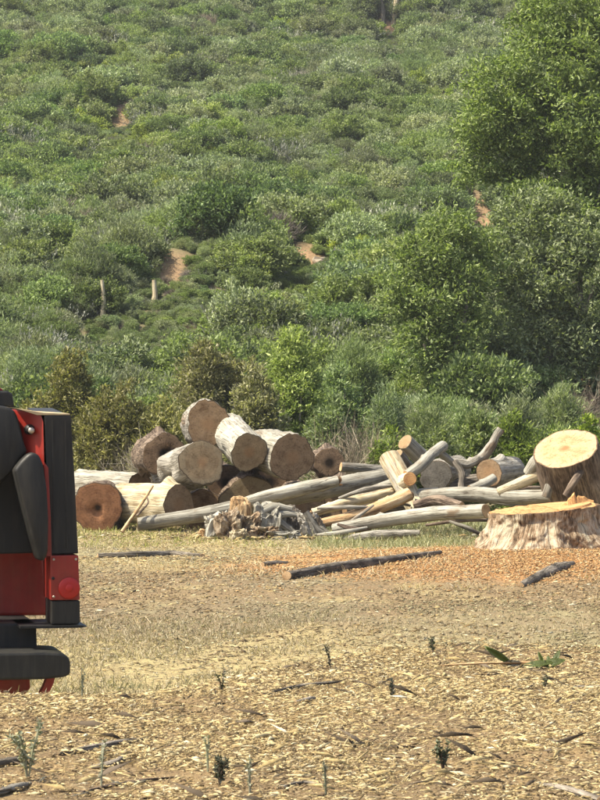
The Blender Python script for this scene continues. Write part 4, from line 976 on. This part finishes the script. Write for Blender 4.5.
def litter(name, label, x, y, l0, l1, w0, w1, mat, zl=.01, tilt=.22, th=.004):
    z = height(x, y) + RNG.uniform(0, zl, len(x))
    a = RNG.normal(0, .75, len(x)); ax = np.stack([np.cos(a), np.sin(a), RNG.normal(0, tilt, len(x))], 1)
    L = l0 + (l1 - l0) * RNG.uniform(0, 1, len(x)) ** 2.4; W = w0 + (w1 - w0) * RNG.uniform(0, 1, len(x)) ** 1.6
    V, Fc = boxes(np.stack([x, y, z], 1), ax, L, W, np.full(len(x), th))
    props(link(name, mesh_np(name, V, Fc, mat)), label, 'litter', None, 'stuff')
straw = [(0, (.11, .070, .030)), (.25, (.26, .180, .080)), (.55, (.42, .320, .150)), (.8, (.53, .430, .225)), (.95, (.62, .540, .340)), (1, (.68, .62, .46))]
dull = [(0, (.07, .048, .028)), (.3, (.165, .115, .062)), (.7, (.27, .20, .11)), (1, (.42, .34, .21))]
orange = [(0, (.30, .14, .05)), (.4, (.45, .255, .105)), (.8, (.55, .35, .16)), (1, (.62, .47, .28))]
greyl = [(0, (.10, .085, .055)), (.5, (.225, .20, .125)), (.85, (.34, .305, .20)), (1, (.5, .46, .34))]
def fade(x, y, soft=2.2):   # chips thin out gradually past the bank crest
    c = crest(x); return RNG.uniform(0, 1, len(x)) < np.clip(1 - (y - c + .6) / soft, .0, 1)
def clump(x, y, f, lo, s_): return RNG.uniform(0, 1, len(x)) < lo + (1 - lo) * sstep(.38, .62, fbm(x * f, y * f * .6, s_))
x, y = scatter(190000, -3.0, 3.0, 9.4, 19.5); k = fade(x, y, 3.5) & clump(x, y, 2.0, .18, 301); x, y = x[k], y[k]
litter('bark_litter', 'layer of pale wood slivers and straw over the near bank', x, y, .010, .075, .0012, .0046, random_chip_mat('pale_chip', [(0, (.16, .110, .050)), (.3, (.36, .266, .126)), (.65, (.50, .395, .20)), (.9, (.58, .48, .27)), (1, (.68, .60, .41))]), .02)
x, y = scatter(5500, -3.0, 3.0, 9.4, 17.5); k = fade(x, y) & clump(x, y, 1.6, .2, 305); x, y = x[k], y[k]
litter('pale_shards', 'larger pale wood shards over the near bank', x, y, .03, .17, .003, .012, random_chip_mat('shard_chip', straw[2:]), .025)
x, y = scatter(900, -3.0, 3.0, 9.4, 17.5); k = fade(x, y) & clump(x, y, 1.3, .1, 331); x, y = x[k], y[k]
litter('twig_litter', 'thin dark twigs and bark strips strewn over the near bank', x, y, .04, .26, .003, .012, random_chip_mat('dark_twig', [(0, (.03, .024, .018)), (.6, (.085, .066, .048)), (1, (.16, .13, .10))]), .035, .3, .006)
x, y = scatter(60000, -3.0, 3.0, 9.4, 18.5); k = fade(x, y) & clump(x, y, 1.8, .35, 309); x, y = x[k], y[k]
litter('dull_litter', 'dull brown bark crumbs over the near bank', x, y, .008, .07, .002, .012, random_chip_mat('dull_chip', dull), .016)
x, y = scatter(70000, -6.5, 6.5, 15.0, 46)
k = clump(x, y, .8, .25, 313); x, y = x[k], y[k]
mx, my = scatter(22000, -1.2, 4.0, 16.2, 24.5); mk = clump(mx, my, .9, .08, 341); mx, my = mx[mk], my[mk]
litter('mulch_litter', 'pale grey green mulch behind the near bank at right', mx, my, .010, .06, .004, .016, random_chip_mat('mulch_chip', [(0, (.11, .095, .055)), (.5, (.23, .205, .11)), (.85, (.36, .325, .18)), (1, (.55, .50, .34))]), .02)
litter('field_litter', 'scattered grey and straw litter over the clearing', x, y, .012, .085, .004, .018, random_chip_mat('grey_chip', greyl), .012)
x, y = scatter(40000, -5, 5, 20, 32); k = clump(x, y, 1.0, .15, 317); x, y = x[k], y[k]
litter('earth_litter', 'brown bark crumbs over the bare earth strip', x, y, .012, .08, .005, .024, random_chip_mat('earth_chip', dull), .012)
x, y = scatter(90000, -5.5, 6.5, 14.0, 46)
k = clump(x, y, .9, .25, 321) & ~((y > 21) & (y < 30) & (RNG.uniform(0, 1, len(x)) < .5)); x, y = x[k], y[k]
litter('straw_litter', 'pale straw scattered over the clearing', x, y, .02, .11, .002, .010, random_chip_mat('field_straw', straw), .014)
a = RNG.normal(0, 1, 22000) * 1.5 + STX - .5; b = RNG.normal(0, 1, 22000) * 1.9 + STY - 2.3
k = (np.hypot((a - STX) / .85, (b - STY) / .85) > 1); a, b = a[k], b[k]
litter('sawdust_chips', 'orange sawdust and chips spread round the big stump', a, b, .012, .07, .006, .025, random_chip_mat('orange_chip', orange), .02)
a = RNG.normal(0, 1, 2500) * .9 + 1.0; b = RNG.normal(0, 1, 2500) * .7 + 29.5
litter('reddish_chips', 'reddish chips along the long dead branch', a, b, .012, .07, .006, .025, random_chip_mat('reddish_chip', orange), .02)
a = RNG.normal(0, 1, 1800) * 1.6 + .6; b = RNG.normal(0, 1, 1800) * .5 + 37.4
litter('splinter_litter', 'pale splinters at the foot of the tangled pile', a, b, .05, .26, .01, .05, random_chip_mat('pale_splinter', straw), .05)
def grass(name, label, x, y, h0, h1, wd, mat, cat='grass'):
    z = height(x, y) - .01; n = len(x)
    D = unit(n) * .75 + np.array([0, 0, 1.0]); D[:, 2] = np.abs(D[:, 2])
    hs = h0 + (h1 - h0) * RNG.uniform(0, 1, n) ** 2
    ref = np.array([0, 1., 0]) + unit(n) * .5; S = np.cross(D, ref); S /= np.linalg.norm(S, axis=1)[:, None]
    D /= np.linalg.norm(D, axis=1)[:, None]; C = np.stack([x, y, z], 1)
    droop = unit(n); droop[:, 2] = -.3
    mid = C + D * hs[:, None] * .6; tip = mid + (D * .6 + droop * .5) * hs[:, None] * .45
    w = wd * RNG.uniform(.6, 1.3, n)[:, None]
    V = np.stack([C - S * w, C + S * w, mid + S * w * .7, mid - S * w * .7, tip], 1).reshape(-1, 3)
    i = np.arange(n) * 5
    Fc = np.concatenate([np.stack([i, i + 1, i + 2], 1), np.stack([i, i + 2, i + 3], 1), np.stack([i + 3, i + 2, i + 4], 1)])
    props(link(name, mesh_np(name, V, Fc, mat)), label, cat, None, 'stuff')
def tufts(nt, per, x0, x1, y0, y1, rad, mask=None):
    cx, cy = scatter(nt, x0, x1, y0, y1)
    if mask is not None: k = mask(cx, cy); cx, cy = cx[k], cy[k]
    i = np.repeat(np.arange(len(cx)), per); return cx[i] + RNG.normal(0, rad, len(i)), cy[i] + RNG.normal(0, rad, len(i))
M['dry_grass'] = foliage_mat('dry_grass', (.25, .195, .085), (.41, .345, .165), (.54, .475, .27), .3, .7, .2)
M['green_grass'] = foliage_mat('green_grass', (.12, .135, .045), (.20, .215, .08), (.30, .30, .125), .3, .6, .2)
x, y = tufts(13000, 12, -5, 5, 13.0, 23.5, .06, lambda a, b: (b > crest(a) + .1) & (fbm(a * .9, b * .5, 201) > .30) & (RNG.uniform(0, 1, len(a)) > .9 * sstep(-.7, .3, a - .05 * (b - 15))))
grass('dry_grass', 'short dry straw grass between near bank and bare earth', x, y, .025, .10, .0026, M['dry_grass'])
x, y = tufts(1500, 12, -7, 7, 23, 41, .06, lambda a, b: fbm(a * .7, b * .5, 211) > .46)
grass('sparse_dry_grass', 'sparse dry grass tufts near the wood pile', x, y, .04, .16, .003, M['dry_grass'])
x, y = tufts(520, 14, -4, 4, 14.6, 19, .05, lambda a, b: (b > crest(a) + .5) & (fbm(a * .9, b * .8, 221) > .5))
grass('greenish_grass', 'greenish grass just behind the near bank', x, y, .05, .16, .0024, M['green_grass'])
x, y = tufts(1300, 12, .2, 3.2, 34.2, 46.0, .08)
grass('pile_grass', 'grey green grass growing before the tangled pile', x, y, .06, .22, .004, M['green_grass'])
x, y = tufts(700, 10, -5, -.2, 34.5, 46, .07)
grass('log_foot_grass', 'low grass at the foot of the stacked logs', x, y, .04, .15, .004, M['green_grass'])

# ------------------------------------------------------------------ sticks and weeds on the near bank
for lb, pp, rr, bk in (
    ('dark stick at the lower left corner edge', [(-6, 768), (12, 765), (26, 762)], [.014, .015, .008], 'bark_dark'),
    ('long dark forked twig above the curled one at lower left', [(58, 757), (90, 752), (120, 747), (148, 741)], [.006, .013, .011, .004], 'bark_dark'),
    ('curled dark twig with an upturned tip at lower left', [(92, 771), (108, 769), (120, 763), (126, 752)], [.008, .014, .012, .006], 'bark_dark'),
    ('thin long straight twig along the bottom left', [(72, 797), (110, 789), (145, 783), (176, 778)], [.005, .006, .006, .003], 'bark_brown'),
    ('pale thick twig in the bottom left corner', [(-4, 798), (14, 792), (30, 786)], [.012, .014, .008], 'bark_grey'),
    ('dark twig lying on the crest of the near bank', [(262, 696), (300, 690), (345, 684)], [.006, .010, .005], 'bark_dark'),
    ('short dark bark strip at the middle of the near bank', [(296, 706), (312, 702), (326, 700)], [.010, .013, .006], 'bark_dark'),
    ('dark twig at the right edge below the fallen green leaves', [(562, 695), (575, 690), (604, 689)], [.006, .010, .009], 'bark_dark'),
    ('dark stick at the bottom right corner', [(538, 787), (565, 793), (600, 804)], [.006, .013, .014], 'bark_dark'),
    ('thin dark twig near the bottom centre', [(276, 790), (300, 786), (322, 785)], [.004, .007, .004], 'bark_dark'),
):
    ground_branch('twig', lb, 'twig', pp, rr, bk, 1.1, 'twigs on the near bank', nl=20, ns=8, rough=.2, knots=1)
M['weed'] = foliage_mat('weed_leaf', (.03, .038, .022), (.065, .075, .042), (.13, .14, .09), .2, .6, .25)
M['weed_pale'] = foliage_mat('pale_weed_leaf', (.16, .17, .10), (.27, .28, .18), (.38, .38, .27), .2, .6, .25)
def weed(label, px, py, hpx, mat, n=4, spread=.35, leaf=.02, name='weed'):
    g = ground_hit(px, py); e = empty(name, g, label, 'weed', 'weeds on the near bank'); h = hpx / F * g.y
    tips = []
    for k in range(n):
        a = random.uniform(0, 6.28); q = random.uniform(.2, 1) * spread * h
        mid = g + Vector((math.cos(a) * q * .4, math.sin(a) * q * .4, h * .5)); tip = g + Vector((math.cos(a) * q, math.sin(a) * q, h * random.uniform(.7, 1)))
        log('stem', None, None, [g - Vector((0, 0, .01)), mid, tip], [.0035, .003, .0015], M['twig_brown'] if mat != M['weed_pale'] else mat, None, parent=e, partname='stem', ends=(None, None), nl=8, ns=5, knots=0)
        for j in range(30):
            t_ = random.uniform(.2, 1); tips.append((g + (mid - g) * (2 * t_) if t_ < .5 else mid + (tip - mid) * (2 * t_ - 1)) - g)
    C = np.array([v[:] for v in tips]); V, Fc = leaves(C, unit(len(C)) + np.array([0, 0, .5]), leaf, leaf * .45)
    props(link('leaves', mesh_np('leaves', V, Fc, mat), e), kind='stuff')
weed('dark leafy weed standing near the bottom left centre', 219, 786, 30, M['weed'], 6, .5, .022)
weed('dark leafy weed right of the bottom centre', 443, 772, 32, M['weed'], 5, .35, .022)
weed('tall thin weed left of the dark leafy one', 208, 772, 48, M['weed_pale'], 2, .2, .014)
weed('thin pale weed stalk right of the dark leafy one', 250, 795, 45, M['weed_pale'], 2, .25, .014)
weed('pale green weed clump at the lower left edge', 28, 782, 62, M['weed_pale'], 7, .5, .022)
weed('thin upright weed over the curled twig', 101, 790, 60, M['weed_pale'], 2, .25, .016)
weed('small dry weed on the crest at the centre', 331, 672, 28, M['weed'], 2, .4, .018)
weed('small upright weed beside the greenish grass', 222, 694, 26, M['weed'], 2, .3, .016)
weed('dark sprig on the grey mulch right of centre', 433, 655, 18, M['weed'], 3, .35, .02)
weed('faint weed stalk in the grass beside the bumper', 82, 700, 34, M['weed_pale'], 2, .2, .014)
weed('small weed on the bank right of centre', 392, 700, 20, M['weed'], 3, .4, .016)
weed('thin weed at the bottom centre', 326, 798, 40, M['weed_pale'], 2, .25, .014)
weed('small weed below the fallen green leaves', 545, 690, 14, M['weed'], 2, .4, .016)

# fallen sprig with large green leaves
def sprig():
    g = ground_hit(508, 669); e = empty('leaf_sprig', g, 'fallen sprig with large dark green leaves on the bank crest', 'leaf sprig')
    d = g.y
    stem = [(440, 690), (470, 680), (505, 669), (530, 666), (556, 664)]
    w = [P(x_, y_, d + (0.0 if y_ < 672 else -.0)) for x_, y_ in stem]
    for v in w: v.z = max(v.z, H(v.x, v.y) + .032)
    log('stem', None, None, w, [.004, .006, .008, .007, .004], M['bark_orange'], None, parent=e, partname='stem', ends=(None, None), nl=24, ns=8)
    gm = plain_mat('large_green_leaf', (.080, .105, .022), .5, .3, None, 20)
    for (ax, ay), (bx, by), wpx, mat in (((512, 664), (484, 646), 8, gm), ((522, 663), (500, 664), 8, M['bark_white']), ((520, 667), (556, 662), 6, gm), ((545, 669), (538, 651), 5, gm), ((552, 668), (560, 650), 6, gm), ((536, 668), (566, 660), 8, gm), ((550, 669), (548, 655), 5, gm)):
        a_ = P(ax, ay, d); b_ = P(bx, by, d + random.uniform(-.04, .05)); L = b_ - a_; W = wpx / F * d / 2
        side = Vector((0, -1, 0)).cross(L).normalized() * .8 + Vector((0, .5, .1)); side.normalize()
        bm = bmesh.new(); rows = []
        for i in range(9):
            t_ = i / 8; ww = W * math.sin(math.pi * min(1, .06 + t_ * .94)) ** .7 * 1.1; c_ = a_ + L * t_ + Vector((0, -.012 * math.sin(math.pi * t_), .006 * math.sin(math.pi * t_)))
            nn = L.cross(side).normalized() * .25 * ww
            rows.append([bm.verts.new(c_ - side * ww + nn - g), bm.verts.new(c_ - g), bm.verts.new(c_ + side * ww + nn - g)])
        for r0, r1 in zip(rows, rows[1:]):
            bm.faces.new((r0[0], r0[1], r1[1], r1[0])); bm.faces.new((r0[1], r0[2], r1[2], r1[1]))
        bmesh.ops.solidify(bm, geom=bm.faces[:], thickness=.0015)
        me = bpy.data.meshes.new('leaf'); bm.to_mesh(me); bm.free(); me.materials.append(mat)
        if mat is M['bark_white']: vec_attr(me, 'lc', np.array([v.co[:] for v in me.vertices]))
        for p in me.polygons: p.use_smooth = True
        link('leaf', me, e)
sprig()
g = ground_hit(346, 692)

# ------------------------------------------------------------------ air
bm = bmesh.new(); bmesh.ops.create_cube(bm, size=1)
for v in bm.verts: v.co = Vector((v.co.x * 640, 265 + v.co.y * 740, 23.5 + v.co.z * 55))
hm = bpy.data.materials.new('haze'); hm.use_nodes = True
hm.node_tree.nodes.remove(hm.node_tree.nodes['Principled BSDF'])
pv = hm.node_tree.nodes.new('ShaderNodeVolumePrincipled'); pv.inputs['Color'].default_value = (.92, .95, 1, 1); pv.inputs['Density'].default_value = .0003; pv.inputs['Anisotropy'].default_value = .2
hm.node_tree.links.new(pv.outputs[0], hm.node_tree.nodes['Material Output'].inputs['Volume'])
props(bm_obj('haze', bm, hm, None, False), 'thin pale haze over the clearing and hillside', 'haze', None, 'stuff')
